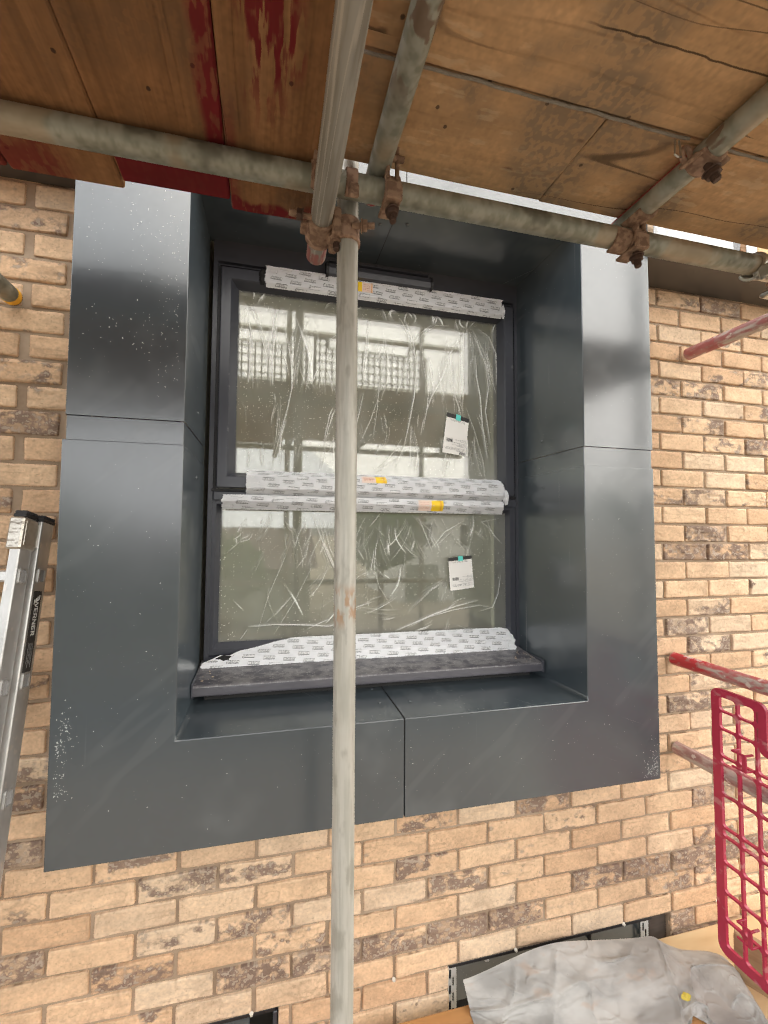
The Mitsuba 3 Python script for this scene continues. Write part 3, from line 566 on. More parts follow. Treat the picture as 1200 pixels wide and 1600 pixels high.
# ------------------------------------------------------------------ protective tape with printed logos
def make_tape(label, x0, x1, prof_yz, flip, shear=0., seed=0, cut=None, dark_from=9., lab_z=None, off=.0015):
    """prof_yz from the top edge down; returns key and mapping"""
    P = np.array(prof_yz, float); L = np.concatenate([[0], np.cumsum(np.linalg.norm(np.diff(P, axis=0), axis=1))]); W = L[-1]
    r = np.random.default_rng(seed)
    def place(s, t, lift=0.):
        s, t = np.asarray(s, float), np.asarray(t, float)
        tt = np.clip(t, 0, W); y = np.interp(tt, L, P[:, 0]); z = np.interp(tt, L, P[:, 1]) - np.clip(t - W, 0, 1) - np.clip(t, -1, 0)
        k = np.clip(np.searchsorted(L, tt, side='right') - 1, 0, len(P) - 2); e = (P[1:] - P[:-1]) / np.linalg.norm(P[1:] - P[:-1], axis=1, keepdims=True)
        ny, nz = e[k, 1], -e[k, 0]; sg_ = np.where(ny > 0, -1, 1); ny, nz = ny * sg_, nz * sg_
        q = np.stack([s * 16 + seed, t * 40, 0 * s], -1); w = .0016 * (meshkit.fbm(q, 3, seed) - .42)
        endw = np.exp(-np.minimum(s - x0, x1 - s) / .035); w = w * (1 + .9 * endw) + off + lift
        return np.stack([s, y + ny * w, z + nz * w + shear * (s - x0)], -1)
    ns, nt = 260, max(10, int(W / .0035)); tl = np.unique(np.round(np.concatenate([np.linspace(0, 1, nt), L / W]), 4)); nt = len(tl); S, Tt = np.meshgrid(np.linspace(0, 1, ns), tl, indexing='ij')
    rag0 = .014 * (meshkit.fbm(np.stack([Tt * 9, 0 * Tt + seed, 0 * Tt], -1), 3) - .5); rag1 = .02 * (meshkit.fbm(np.stack([Tt * 7, 0 * Tt + seed + 40, 0 * Tt], -1), 3) - .5)
    xs = x0 + (x1 - x0) * S + rag0 * (S < .02) + rag1 * (S > .98)
    t0 = np.zeros_like(S) if cut is None else cut(xs)
    et = .0022 * (meshkit.fbm(np.stack([xs * 30, 0 * xs + seed, 0 * xs + 7], -1), 3) - .5)
    tt = (t0 + et) + (W - t0 - et) * Tt
    idx = np.arange(ns * nt).reshape(ns, nt)
    m = orient(tm(place(xs, tt).reshape(-1, 3), np.stack([idx[:-1, :-1], idx[1:, :-1], idx[1:, 1:], idx[:-1, 1:]], -1).reshape(-1, 4)), CAM)
    key = thing('masking_tape', label, 'protective tape')
    obj('strip', m, 'tape_white', key, smooth=24)
    pill = rrect(-.0215, -.0062, .0215, .0062, .0032); pill_in = rrect(-.0208, -.0056, .0208, .0056, .0028)
    skew = lambda g: affinity.affine_transform(g, [1, .25, 0, 1, 0, 0])
    def tri(g):
        v, f = trimesh.creation.triangulate_polygon(g, engine='earcut'); return np.asarray(v), np.asarray(f)
    pv = tri(skew(pill)); bv = tri(skew(pill.difference(pill_in))); tv = text2('eurocell', .0082, True); lv = (np.array([(-.019, -.0004), (.019, -.0004), (.019, .0004), (-.019, .0004)]), np.array([[0, 1, 2], [0, 2, 3]]))
    acc = {'pill': [], 'rim': [], 'text': [], 'line': []}
    sgn = -1. if flip else 1.
    for a in range(-6, 40):
        for b in range(-12, 30):
            cs = x0 + .072 * a + .0185 * b + seed * .013 % .05; ct = .006 + .0245 * b + .0085 * (a - 6) * 1.
            if not (x0 + .004 < cs < x1 - .004 and -.004 < ct < W + .003): continue
            for nm, (v, f), lift, dt in [('pill', pv, .0004, 0), ('rim', bv, .0006, 0), ('text', tv, .0007, 0), ('line', lv, .0004, .0125)]:
                vs, vt = cs + sgn * v[:, 0], ct - sgn * v[:, 1] + dt
                vs = vs + 0; vt = vt + .05 * (vs - cs)
                tc = cut(vs) if cut is not None else 0 * vs
                ok = ((vt > tc + .001) & (vt < W - .0008) & (vs > x0 + .009) & (vs < x1 - .011))[f].all(1)
                if not ok.any(): continue
                acc[nm].append(tm(place(vs, vt, lift), f[ok]))
    for nm, mt, pn in [('pill', 'tape_grey', 'logo_block'), ('rim', 'tape_grey_dark', 'logo_outline'), ('text', 'tape_letter', 'logo_lettering'), ('line', 'print_faint', 'fine_print')]:
        if acc[nm]: obj(pn, orient(cat(acc[nm]), CAM), mt, key, kind='stuff')
    def sticker(sx0, sx1, ta, tb, split, rev):
        S_, T_ = np.meshgrid(np.linspace(sx0, sx1, 24), np.linspace(ta, tb, 10), indexing='ij'); ii = np.arange(240).reshape(24, 10)
        mk = lambda lo, hi, lf: orient(sheet_rows(place(S_[lo:hi], T_[lo:hi], lf)), CAM)
        c = int(24 * split)
        if rev: obj('sticker', mk(0, c + 1, .0012), 'sticker_yellow', key, True); obj('sticker', mk(c, 24, .0011), 'sticker_peach', key, True); band = mk(21, 23, .0016)
        else: obj('sticker', mk(0, c + 1, .0011), 'sticker_peach', key, True); obj('sticker', mk(c, 24, .0012), 'sticker_yellow', key, True); band = mk(20, 22, .0016)
        obj('sticker_stripe', band, 'sticker_orange', key, True)
        L2 = []
        for q in range(4):
            ty = ta + (tb - ta) * (.22 + .18 * q); a, b = (sx0 + .006, sx0 + (sx1 - sx0) * split - .006) if not rev else (sx0 + (sx1 - sx0) * split + .006, sx1 - .012)
            for w in range(4):
                u0 = a + (b - a) * (w + .1) / 4; u1 = a + (b - a) * (w + rng.uniform(.5, .95)) / 4
                L2.append(orient(sheet_rows(place(np.array([[u0, u0], [u1, u1]]), np.array([[ty, ty + .0014]] * 2), .0018)), CAM))
        obj('sticker_print', cat(L2), 'sticker_red_ink', key, kind='stuff')
    return key, place, sticker
t1, p1, st1 = make_tape('white logo tape along the top rail of the opening sash, partly behind the upright tube', .666, 1.656, [(.181, .014), (.181, -.050), (.192, -.062)], True, seed=3)
st1(1.014, 1.082, .012, .050, .34, True)
t2, p2, st2 = make_tape('white tape on the bottom rail of the opening sash, its logos the right way up', .614, 1.654, [(.219, -.757), (.184, -.778), (.175, -.826), (.190, -.849)], False, seed=8)
st2(1.045, 1.145, .020, .055, .55, False)
t3, p3, st3 = make_tape('narrow white logo tape along the top of the fixed light, just under the sash', .530, 1.652, [(.178, -.851), (.170, -.874), (.188, -.903)], True, seed=5)
st3(1.274, 1.380, .004, .048, .5, False)
t4, p4, st4 = make_tape('broad white logo tape above the window sill, torn away at its left end', .474, 1.704, [(.222, -1.381), (.184, -1.430), (.170, -1.462)], True, seed=1,
                        cut=lambda x: np.interp(x, [.47, .50, .535, .57, .60, .66, .73, .80, 1.66, 1.71], [.078, .068, .052, .054, .040, .030, .012, .0, .0, .012]))
# crumpled dark foil and tape ends
def crumple(c, s, n, seed):
    m = trimesh.creation.icosphere(3, 1.); q = meshkit.fbm(m.vertices * n + seed, 3)[:, None]; m.vertices *= (.55 + .9 * q); m.vertices *= np.array(s); m.apply_translation(c); return m
single('tape_scrap', crumple((.655, .186, -.030), (.013, .010, .028), 2.3, 4), 'black_foam', 'crumpled black scrap of backing tape at the left end of the top tape', 'tape scrap', smooth=False)
single('tape_scrap', crumple((1.661, .184, -.035), (.009, .008, .030), 2.1, 9), 'tape_white', 'crumpled white loose end of the top tape, at its right end', 'tape scrap')
single('tape_scrap', crumple((1.668, .182, -.832), (.012, .010, .030), 2.6, 14), 'tape_white', 'crumpled white wad of tape at the right end of the middle rail', 'tape scrap')
single('tape_scrap', crumple((.548, .187, -1.435), (.034, .008, .012), 2.4, 20), 'black_foam', 'curled black backing peeled up at the torn end of the sill tape', 'tape scrap')

# ------------------------------------------------------------------ clear film wrinkled over the panes
def film(label, x0, x1, z0, z1, strokes, seed, haze=.17):
    st = .0021; nx, nz = int((x1 - x0) / st), int((z1 - z0) / st)
    X, Z = np.meshgrid(np.linspace(x0, x1, nx), np.linspace(z0, z1, nz), indexing='ij')
    H = np.zeros((nx, nz)); Wt = np.zeros((nx, nz)); r = np.random.default_rng(seed)
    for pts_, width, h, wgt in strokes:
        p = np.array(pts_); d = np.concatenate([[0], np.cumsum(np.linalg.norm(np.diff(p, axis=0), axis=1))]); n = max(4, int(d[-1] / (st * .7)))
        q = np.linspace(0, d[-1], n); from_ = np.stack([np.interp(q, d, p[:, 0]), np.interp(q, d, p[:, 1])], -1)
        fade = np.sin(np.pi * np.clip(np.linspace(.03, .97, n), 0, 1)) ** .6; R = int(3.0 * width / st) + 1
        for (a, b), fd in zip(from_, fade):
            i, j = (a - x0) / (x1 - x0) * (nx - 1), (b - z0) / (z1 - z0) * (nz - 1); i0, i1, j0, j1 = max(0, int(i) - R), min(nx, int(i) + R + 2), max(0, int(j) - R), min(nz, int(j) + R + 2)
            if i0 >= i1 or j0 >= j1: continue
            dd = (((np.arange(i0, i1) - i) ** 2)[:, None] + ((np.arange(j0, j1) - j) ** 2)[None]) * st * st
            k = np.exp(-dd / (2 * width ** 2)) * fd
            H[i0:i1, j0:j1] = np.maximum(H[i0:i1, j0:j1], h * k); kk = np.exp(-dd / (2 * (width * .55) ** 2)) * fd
            Wt[i0:i1, j0:j1] = np.maximum(Wt[i0:i1, j0:j1], wgt * kk)  # white blend weight paints sky glints along the creases
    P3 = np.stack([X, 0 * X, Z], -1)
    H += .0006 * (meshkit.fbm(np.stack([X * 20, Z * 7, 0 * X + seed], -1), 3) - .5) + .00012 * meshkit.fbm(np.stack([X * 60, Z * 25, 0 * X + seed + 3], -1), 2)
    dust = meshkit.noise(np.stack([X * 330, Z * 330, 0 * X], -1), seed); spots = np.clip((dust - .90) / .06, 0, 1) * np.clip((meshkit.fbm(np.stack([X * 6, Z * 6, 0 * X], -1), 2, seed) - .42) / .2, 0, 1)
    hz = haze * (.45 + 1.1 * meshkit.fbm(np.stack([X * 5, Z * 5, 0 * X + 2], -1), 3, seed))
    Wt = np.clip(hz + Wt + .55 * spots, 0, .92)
    idx = np.arange(nx * nz).reshape(nx, nz)
    V = np.stack([X, YG - .0035 - H, Z], -1).reshape(-1, 3)
    m = tm(V, np.stack([idx[:-1, :-1], idx[1:, :-1], idx[1:, 1:], idx[:-1, 1:]], -1).reshape(-1, 4))
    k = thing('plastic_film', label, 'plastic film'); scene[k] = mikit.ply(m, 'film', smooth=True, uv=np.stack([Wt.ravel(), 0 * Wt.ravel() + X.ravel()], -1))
    return k
sr = np.random.default_rng(21)
def curve(x, z, L, ang, bend, n=7):
    p = [(x, z)]
    for k in range(n):
        a = math.radians(ang + bend * (k / n - .5) + sr.normal(0, 4)); x, z = x + L / n * math.cos(a), z + L / n * math.sin(a); p.append((x, z))
    return p
S = []
UX0, UX1, UZ0, UZ1 = .567, 1.658, -.768, -.066
# long folds seen on the upper pane (x, z along each)
for pl, w, h in [([(.74, -.18), (.765, -.30), (.775, -.42), (.760, -.50), (.73, -.62), (.70, -.74)], .0030, .0045), ([(.77, -.30), (.772, -.44), (.755, -.52), (.725, -.66)], .0020, .0035), ([(.69, -.14), (.705, -.22), (.72, -.31), (.735, -.38)], .0022, .0032),
                 ([(1.00, -.16), (.945, -.20), (.905, -.235)], .0025, .004), ([(.93, -.40), (.97, -.48), (1.00, -.55)], .0022, .0035), ([(1.235, -.10), (1.27, -.19), (1.285, -.30), (1.275, -.42), (1.25, -.55), (1.22, -.68)], .0045, .006), ([(1.215, -.10), (1.25, -.17), (1.265, -.22)], .0040, .005),
                 ([(1.255, -.2), (1.23, -.32), (1.20, -.42)], .0025, .004), ([(1.35, -.11), (1.29, -.16), (1.255, -.22)], .0025, .004), ([(1.43, -.10), (1.37, -.11), (1.31, -.155), (1.28, -.2)], .0022, .004), ([(1.44, -.22), (1.40, -.33), (1.35, -.42), (1.33, -.48)], .005, .005), ([(1.57, -.10), (1.62, -.13), (1.652, -.20), (1.655, -.34)], .003, .005),
                 ([(1.555, -.22), (1.56, -.32), (1.575, -.40), (1.585, -.52), (1.61, -.66)], .005, .006), ([(1.60, -.24), (1.615, -.36), (1.60, -.46), (1.625, -.6)], .0035, .005), ([(1.10, -.30), (1.125, -.38), (1.115, -.5), (1.10, -.6)], .0022, .0035), ([(1.05, -.62), (1.09, -.53), (1.12, -.44)], .002, .003), ([(1.51, -.45), (1.55, -.55), (1.59, -.68), (1.60, -.76)], .002, .0035)]:
    S.append((pl, w * .62, h * .8, .62))
def bunch(x, z, L, ang, bend, k, spread):
    base = np.array(curve(x, z, L, ang, bend)); nrm = np.array([-math.sin(math.radians(ang)), math.cos(math.radians(ang))])
    for q in range(k):
        a, b = sorted(sr.uniform(0, 1, 2)); b = min(1., b + .35); o = sr.normal(0, spread); d = np.linspace(0, 1, len(base)); t = np.linspace(a, b, 6)
        pts_ = np.stack([np.interp(t, d, base[:, 0]), np.interp(t, d, base[:, 1])], -1) + nrm * (o * (.6 + .8 * t))[:, None]
        S.append((pts_, sr.choice([.0008, .0012, .0022], p=[.45, .35, .2]), sr.uniform(.0010, .0032), sr.choice([.12, .45, .95], p=[.45, .35, .2])))
for _ in range(58): bunch(UX0 + .02 + (UX1 - UX0 - .04) * sr.uniform(), UZ1 - .02 - abs(sr.normal(0, .10)), sr.uniform(.10, .34), -90 + sr.normal(0, 11), sr.normal(0, 26), sr.integers(3, 8), .007)
for _ in range(40): bunch(UX0 + .02 + (UX1 - UX0 - .04) * sr.uniform(), UZ0 + .005 + abs(sr.normal(0, .07)), sr.uniform(.06, .24), 90 + sr.normal(0, 18), sr.normal(0, 34), sr.integers(3, 7), .006)
for _ in range(22):
    x = UX0 + (UX1 - UX0) * sr.uniform(); S.append((curve(x, UZ1 - .004, sr.uniform(.015, .05), -90 + sr.normal(0, 35), sr.normal(0, 60)), sr.uniform(.002, .0045), .004, sr.uniform(.4, .85)))
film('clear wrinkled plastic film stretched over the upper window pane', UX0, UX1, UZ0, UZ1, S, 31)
S = []
LX0, LX1, LZ0, LZ1 = .522, 1.692, -1.386, -.897
for pl, w, h in [([(.86, -.92), (.90, -1.02), (.935, -1.10), (.98, -1.18), (1.01, -1.27)], .0035, .005), ([(.885, -.93), (.91, -1.03), (.95, -1.12), (1.0, -1.22)], .0025, .004), ([(.90, -.94), (.93, -1.05), (.985, -1.15)], .0022, .004), ([(.63, -1.335), (.72, -1.330), (.82, -1.335), (.93, -1.345), (1.0, -1.33)], .004, .005),
                 ([(1.20, -1.375), (1.28, -1.345), (1.36, -1.315), (1.46, -1.285), (1.56, -1.265)], .0045, .006), ([(1.25, -1.365), (1.34, -1.325), (1.45, -1.30), (1.57, -1.285), (1.64, -1.30)], .0028, .005), ([(1.67, -1.16), (1.655, -1.24), (1.63, -1.295), (1.57, -1.31)], .0022, .004), ([(1.30, -.93), (1.33, -1.0), (1.355, -1.06)], .003, .005),
                 ([(1.35, -1.05), (1.41, -.98), (1.50, -.93)], .003, .005), ([(1.37, -1.04), (1.45, -.97)], .0022, .004), ([(.66, -1.36), (.70, -1.22), (.75, -1.1), (.78, -1.02)], .0016, .0025), ([(.72, -1.37), (.80, -1.24), (.86, -1.12)], .0016, .0025), ([(1.10, -1.1), (1.13, -1.2), (1.19, -1.29)], .002, .0035), ([(1.09, -.96), (1.13, -.91)], .003, .005),
                 ([(1.64, -.98), (1.58, -.935), (1.66, -.92)], .002, .004), ([(.575, -1.24), (.61, -1.275)], .002, .003), ([(.60, -1.38), (.625, -1.345)], .002, .004)]:
    S.append((pl, w * .62, h * .8, .66))
for _ in range(64): bunch(LX0 + .05 + (LX1 - LX0 - .1) * sr.uniform(), LZ1 - .008 - abs(sr.normal(0, .06)), sr.uniform(.05, .20), -90 + sr.normal(0, 26), sr.normal(0, 40), sr.integers(2, 7), .006)
for _ in range(30): bunch(LX0 + .08 + (LX1 - LX0 - .2) * sr.beta(2, 2), LZ0 + .01 + abs(sr.normal(0, .06)), sr.uniform(.08, .24), 60 + sr.normal(0, 42), sr.normal(0, 40), sr.integers(2, 6), .006)
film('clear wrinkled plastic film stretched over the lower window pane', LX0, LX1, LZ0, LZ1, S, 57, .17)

# paper labels on the panes
def paper(label, P, lean):
    """P: TL, TR, BR, BL in (x, z)"""
    P = np.array(P, float); k = thing('paper_label', label, 'label'); y0 = YG - .0105
    def at(u, v, lift=0.):
        u, v = np.asarray(u, float), np.asarray(v, float); w = ((1 - u) * (1 - v))[..., None] * P[0] + (u * (1 - v))[..., None] * P[1] + (u * v)[..., None] * P[2] + ((1 - u) * v)[..., None] * P[3]
        curl = .004 * np.clip(v - .5, 0, 1) ** 2 * lean + .0015 * np.sin(u * 5)
        return np.stack([w[..., 0], y0 - curl - lift, w[..., 1]], -1)
    def patch(u0, u1, v0, v1, lift, n=2):
        U, Vv = np.meshgrid(np.linspace(u0, u1, n), np.linspace(v0, v1, n), indexing='ij'); return orient(sheet_rows(at(U, Vv, lift)), CAM)
    obj('sheet', patch(0, 1, 0, 1, 0, 12), 'paper_white', k, True)
    obj('header', patch(.0, 1, 0, .105, .0006, 8), 'ink_black', k, True); obj('logo_square', patch(.40, .62, -.02, .13, .0012, 6), 'teal_print', k, True)
    L = []
    rr = np.random.default_rng(int(P[0, 0] * 1000))
    def words(v, u0, u1, h):
        u = u0
        while u < u1:
            w = rr.uniform(.02, .10); L.append(patch(u, min(u + w, u1), v, v + h, .0007)); u += w + .02
    for v, a, b in [(.135, .14, .86), (.165, .14, .84), (.60, .72, .97), (.625, .5, .97), (.65, .75, .97), (.70, .42, .97), (.725, .68, .97), (.75, .38, .97), (.775, .6, .97), (.83, .12, .97), (.855, .08, .97), (.88, .12, .9), (.905, .6, .95)]: words(v, a, b, .010)
    obj('small_print', cat(L), 'ink_grey', k, kind='stuff')
    bars = []
    for u0, v0, u1, v1 in [(.12, .62, .37, .71)] + ([(.72, .92, .98, .985)] if lean < .5 else []):
        u = u0
        while u < u1: w = rr.uniform(.006, .018); bars.append(patch(u, u + w, v0, v1, .0007)); u += w + rr.uniform(.006, .014)
    obj('barcode', cat(bars), 'ink_black', k, kind='stuff')
paper('white paper label with black header stuck askew on the upper pane', [(1.419, -.478), (1.521, -.499), (1.503, -.660), (1.397, -.648)], .2)
paper('white paper label with black header stuck on the lower pane, its lower corner curling', [(1.424, -1.086), (1.529, -1.076), (1.541, -1.209), (1.433, -1.221)], 1.)

# the room behind the glass
room = thing('room', 'bare plastered room seen dimly through the filmed window', 'room')
obj('back_wall', box(-1.2, 3.4, 3.6, 3.65, -2.1, .45), 'plaster', room)
obj('side_wall', extrude(sg.box(-3.65, -2.1, -.42, .45).difference(sg.box(-3.2, -1.5, -1.0, .2)), .05, np.array([[0, 0, 1, -1.25], [-1, 0, 0, 0], [0, 1, 0, 0], [0, 0, 0, 1.]])), 'plaster', room, label='unseen side wall with an opening added to let light into the room'); obj('side_wall', box(3.4, 3.45, .42, 3.65, -2.1, .45), 'plaster', room)  # opening added out of view to brighten the room
obj('floor_slab', box(-1.25, 3.45, .42, 3.65, -2.15, -2.1), 'room_dark', room); obj('ceiling_board', box(-1.25, 3.45, .42, 3.65, .45, .5), 'plaster', room)
obj('inner_wall', extrude(sg.box(-1.25, -2.15, 3.45, .5).difference(sg.box(.46, -1.45, 1.76, .06)), .06, (lambda A: (A.__setitem__((1, 3), .44), A)[1])(XZ.copy())), 'plaster', room)
obj('cavity_lining', cat(box(.40, 1.80, .215, .40, .105, .115), box(.40, .455, .215, .40, -1.5, .1), box(1.765, 1.80, .215, .40, -1.5, .1), box(.40, 1.80, .24, .40, -1.55, -1.50)), 'room_dark', room)

# ------------------------------------------------------------------ lower windows
lw = thing('lower_window', 'half built window opening at the foot of the wall, grey head lining above the tarpaulin', 'window')
obj('head_lining', rbox(1.33, 2.15, .035, .075, -2.60, -2.452, .003), 'grey_sheet', lw)
obj('head_flashing', rbox(1.32, 2.16, .006, .034, -2.452, -2.4415, .001), 'black_rubber', lw)
obj('timber_post', rbox(2.16, 2.243, .02, .12, -3.2, -2.45, .003), 'dark_timber', lw)
def perforated(x0, x1, y):
    g = sg.box(x0, -3.0, x1, -2.452)
    for k in range(12): g = g.difference(rrect(x0 + .008, -2.50 - .05 * k, x0 + .016, -2.47 - .05 * k, .003)).difference(rrect(x0 + .02, -2.525 - .05 * k, x0 + .027, -2.495 - .05 * k, .003))
    M = XZ.copy(); M[1, 3] = y; return extrude(g, .002, M)
obj('cavity_closer', perforated(1.3165, 1.352, .02), 'closer_strip', lw, label='perforated pale strip at the left jamb'); obj('cavity_closer', perforated(2.120, 2.156, .02), 'closer_strip', lw, label='perforated pale strip at the right jamb')
obj('dark_lining', box(1.30, 2.26, .13, .14, -4.2, -2.44), 'black_foam', lw)
obj('clip', rbox(1.462, 1.478, .018, .034, -2.475, -2.446, .002), 'closer_strip', lw); obj('clip', rbox(1.895, 1.903, .022, .034, -2.50, -2.446, .002), 'black_rubber', lw)
lw = thing('lower_window', 'corner of a dark lower window opening at the bottom edge, left of the upright tube', 'window')
obj('head_lining', rbox(-.55, .665, .02, .06, -2.60, -2.452, .003), 'grey_sheet', lw)
obj('head_flashing', rbox(-.58, .74, .006, .020, -2.452, -2.4415, .001), 'black_rubber', lw)
obj('jamb_strip', rbox(.735, .748, .006, .05, -3.0, -2.453, .002), 'frame_pvc', lw)
obj('dark_lining', box(-.62, .77, .13, .14, -4.2, -2.44), 'black_foam', lw)

# ------------------------------------------------------------------ scaffold tubes
def stube(label, p0, p1, mat, group=None, seed=0, parts=()):
    k = thing('scaffold_tube', label, 'scaffold tube', group)
    obj('tube', tube(p0, p1, seed=seed), mat, k, smooth=35)
    return k
LZ, LY = -.2325, -.475
stube('galvanised upright tube standing in front of the middle of the window', (.8605, -.424, DECK), (.8495, -.424, 1.2), 'standard_steel', seed=1)
stube('long greenish grey ledger tube running across the picture under the boards', (-1.9, LY, LZ - .001), (2.42, LY, LZ + .001), 'galvanised', seed=2)
stube('grey brown tube coming forward under the ledger, its red stained end beside the upright', (.7945, -.318, -.285), (.755, -1.95, -.285), 'transom_steel', seed=3)
stube('paint blotched tube carrying the boards, just right of the upright', (.912, -.405, -.1835), (.880, -1.95, -.1835), 'stained_tube', seed=4)
stube('grey tube with a red streak carrying the boards at the upper right', (1.568, -.448, -.1835), (1.535, -1.95, -.1835), 'stained_tube', seed=5)
stube('worn pink tube butting the bricks below the soffit at the right', (2.372, -.022, -.238), (2.366, -.95, -.228), 'red_worn_tube', seed=6)
stube('bright red ended tube butting the bricks above the mesh guard', (2.272, -.012, -1.468), (2.272, -.95, -1.466), 'red_worn_tube', seed=7)
stube('pinkish worn tube passing behind the red mesh guard', (2.274, -.012, -1.812), (2.274, -.95, -1.810), 'red_worn_tube', seed=8)
g = stube('short tube end with a yellow tape band at the left edge', (-.030, -.020, -.323), (-.035, -1.4, -.320), 'galvanised', seed=9)
obj('tape_band', tube((-.030, -.0195, -.323), (-.0301, -.036, -.323), .0250, .0244, 32, 3, dent=.0006), 'tape_yellow', g, True)
obj('end_rust', tube((-.030, -.0165, -.323), (-.030, -.0192, -.323), .0245, .019, 32, 2, dent=.0004), 'dark_rust', g, True)

# ------------------------------------------------------------------ couplers
def coupler(label, body='rusty_steel'): return thing('scaffold_coupler', label, 'coupler')
rs, pk, dk = 'rusty_steel', 'pink_rusty_steel', 'dark_rust'
# double coupler tying the forward tube to the upright
c = coupler('pinkish rusty double coupler clamping the forward tube to the upright')
A = np.array([.7925, -.418, -.285]); dA = np.array([-.024, -1, 0])
obj('saddle', arc_strip(A, dA, (0, 0, -1), -62, 150, w=.052), rs, c, 40)
obj('flap', cat(arc_strip(A + (.0, .028, .0), dA, (0, 0, -1), -95, 100, .0252, .0305, .020), arc_strip(A + (0, .012, 0), dA, (0, 0, -1), -120, -62, w=.05)), pk, c, 40)
obj('hinge_lug', lug(A, dA, (0, 0, -1), 40, .026, .048, .03, .012), rs, c); obj('hinge_lug', lug(A + (0, .02, 0), dA, (0, 0, -1), -100, .026, .044, .04), rs, c)
B = np.array([.8508, -.424, -.302])
obj('upright_saddle', arc_strip(B, (0, 0, 1), (0, -1, 0), -40, 190, w=.050), pk, c, 40)
obj('upright_flap', arc_strip(B + (0, 0, -.003), (0, 0, 1), (0, -1, 0), -175, -70, .0250, .0300, .044), pk, c, 40)
obj('centre_plate', rbox(.815, .834, -.455, -.385, -.325, -.262, .004), rs, c)
t, n_ = bolt((.824, -.425, -.300), (.05, -.25, -1), .052, .0065); obj('nut', n_, rs, obj('bolt', t, dk, c))
t, n_ = bolt((.858, -.452, -.301), (1, -.25, -.02), .050, .0062); obj('nut', n_, rs, obj('bolt', t, rs, c))
# coupler tying ledger to upright, behind the forward tube
c = coupler('rusty coupler holding the ledger to the upright, half hidden behind the forward tube')
Lp = np.array([.805, LY, LZ])
obj('saddle', arc_strip(Lp + (-.032, 0, 0), (1, 0, 0), (0, -1, 0), -120, 75, w=.022, rib=False), rs, c, 40)
obj('flap', arc_strip(Lp + (.042, 0, 0), (1, 0, 0), (0, -1, 0), -110, 80, w=.024, rib=False), pk, c, 40)
obj('side_lug', rbox(.765, .772, LY - .04, LY - .024, LZ - .05, LZ + .03, .002), rs, c); obj('side_lug', rbox(.838, .860, LY - .036, LY - .026, LZ - .052, LZ - .02, .004), rs, c)
t, n_ = bolt((.770, -.445, -.292), (-1, 0, .06), .050, .0062); obj('nut', n_, dk, obj('bolt', t, rs, c))
# clip on the ledger beside tube B
def putlog(label, x, hook=1, swing=0.):
    c = coupler(label); L0 = np.array([x, LY, LZ])
    obj('saddle', arc_strip(L0, (1, 0, 0), (0, -1, 0), -120, 96, w=.034), rs, c, 40)
    obj('strap', cat(*[rbox(x - .017 + o, x - .010 + o, LY - .036, LY - .024, LZ + .004, LZ + .078, .002) for o in (0, .021)]), rs, c)
    obj('hinge_pin', rod((x - .020, LY - .032, LZ + .050), (x + .022, LY - .032, LZ + .050), .0065), rs, c, 40)
    obj('flap', cat(rbox(x - .019, x + .018, LY - .030, LY + .026, LZ - .040, LZ - .031, .003), rbox(x - .019, x + .018, LY - .038, LY - .027, LZ - .042, LZ - .004, .003)), rs, c)
    t, n_ = bolt((x, LY - .014, LZ - .030), (.05 * hook, -.1, -1), .050, .0068); obj('nut', n_, dk, obj('bolt', t, dk, c))
    return c
putlog('rusty clip on the ledger with its bolt hanging down, right of the upright', .936)
c = putlog('rusty clip holding the upper right tube to the ledger', 1.575, 1)
obj('hook', arc_strip((1.535, LY + .004, LZ - .004), (1, 0, 0), (0, -1, 0), -30, 100, .0248, .030, .045, rib=False), rs, c, 40)
Cc = np.array([1.568, -.505, -.1835])
obj('band', arc_strip(Cc, (.02, 1, 0), (0, 0, -1), -110, 60, w=.05), rs, c, 40)
# clamp half way along tube C
c = coupler('brown clamp with a wire hook half way up the upper right tube'); Cm = np.array([1.5635, -.655, -.1835])
obj('saddle', arc_strip(Cm, (.02, 1, 0), (0, 0, -1), -115, 70, w=.042), pk, c, 40)
obj('lug', lug(Cm, (.02, 1, 0), (0, 0, -1), 62, .026, .052, .036), rs, c); obj('lug', lug(Cm + (0, .0, -.004), (.02, 1, 0), (0, 0, -1), -70, .026, .044, .036), rs, c)
t, n_ = bolt(Cm + (-.004, -.006, -.028), (.25, -.25, -1), .044, .0072); obj('nut', n_, dk, obj('bolt', t, dk, c))
ph = np.radians(np.linspace(-40, 250, 22)); hk = np.array([(-.050 + .011 * math.cos(a), 0, -.012 + .016 * math.sin(a)) for a in ph]) + Cm
def wire(pts, r, n=8):
    pts = np.asarray(pts); tg = np.gradient(pts, axis=0); fr_ = []
    for q in tg: d, a, b = frame_of(q, (.3, .9, .1)); fr_.append((a, b))
    th = np.arange(n) * 2 * np.pi / n; return sweep(pts, fr_, r * np.stack([np.cos(th), np.sin(th)], -1))
obj('hook', wire(hk, .0045), pk, c, 40)
obj('wire_loop', wire(np.array([(-.072, .004, .02), (-.078, 0, -.004), (-.084, -.004, -.022), (-.078, -.006, -.028), (-.068, -.004, -.024), (-.064, 0, .0), (-.062, .004, .02)]) + Cm, .0016), 'zinc_bright', c, 40)
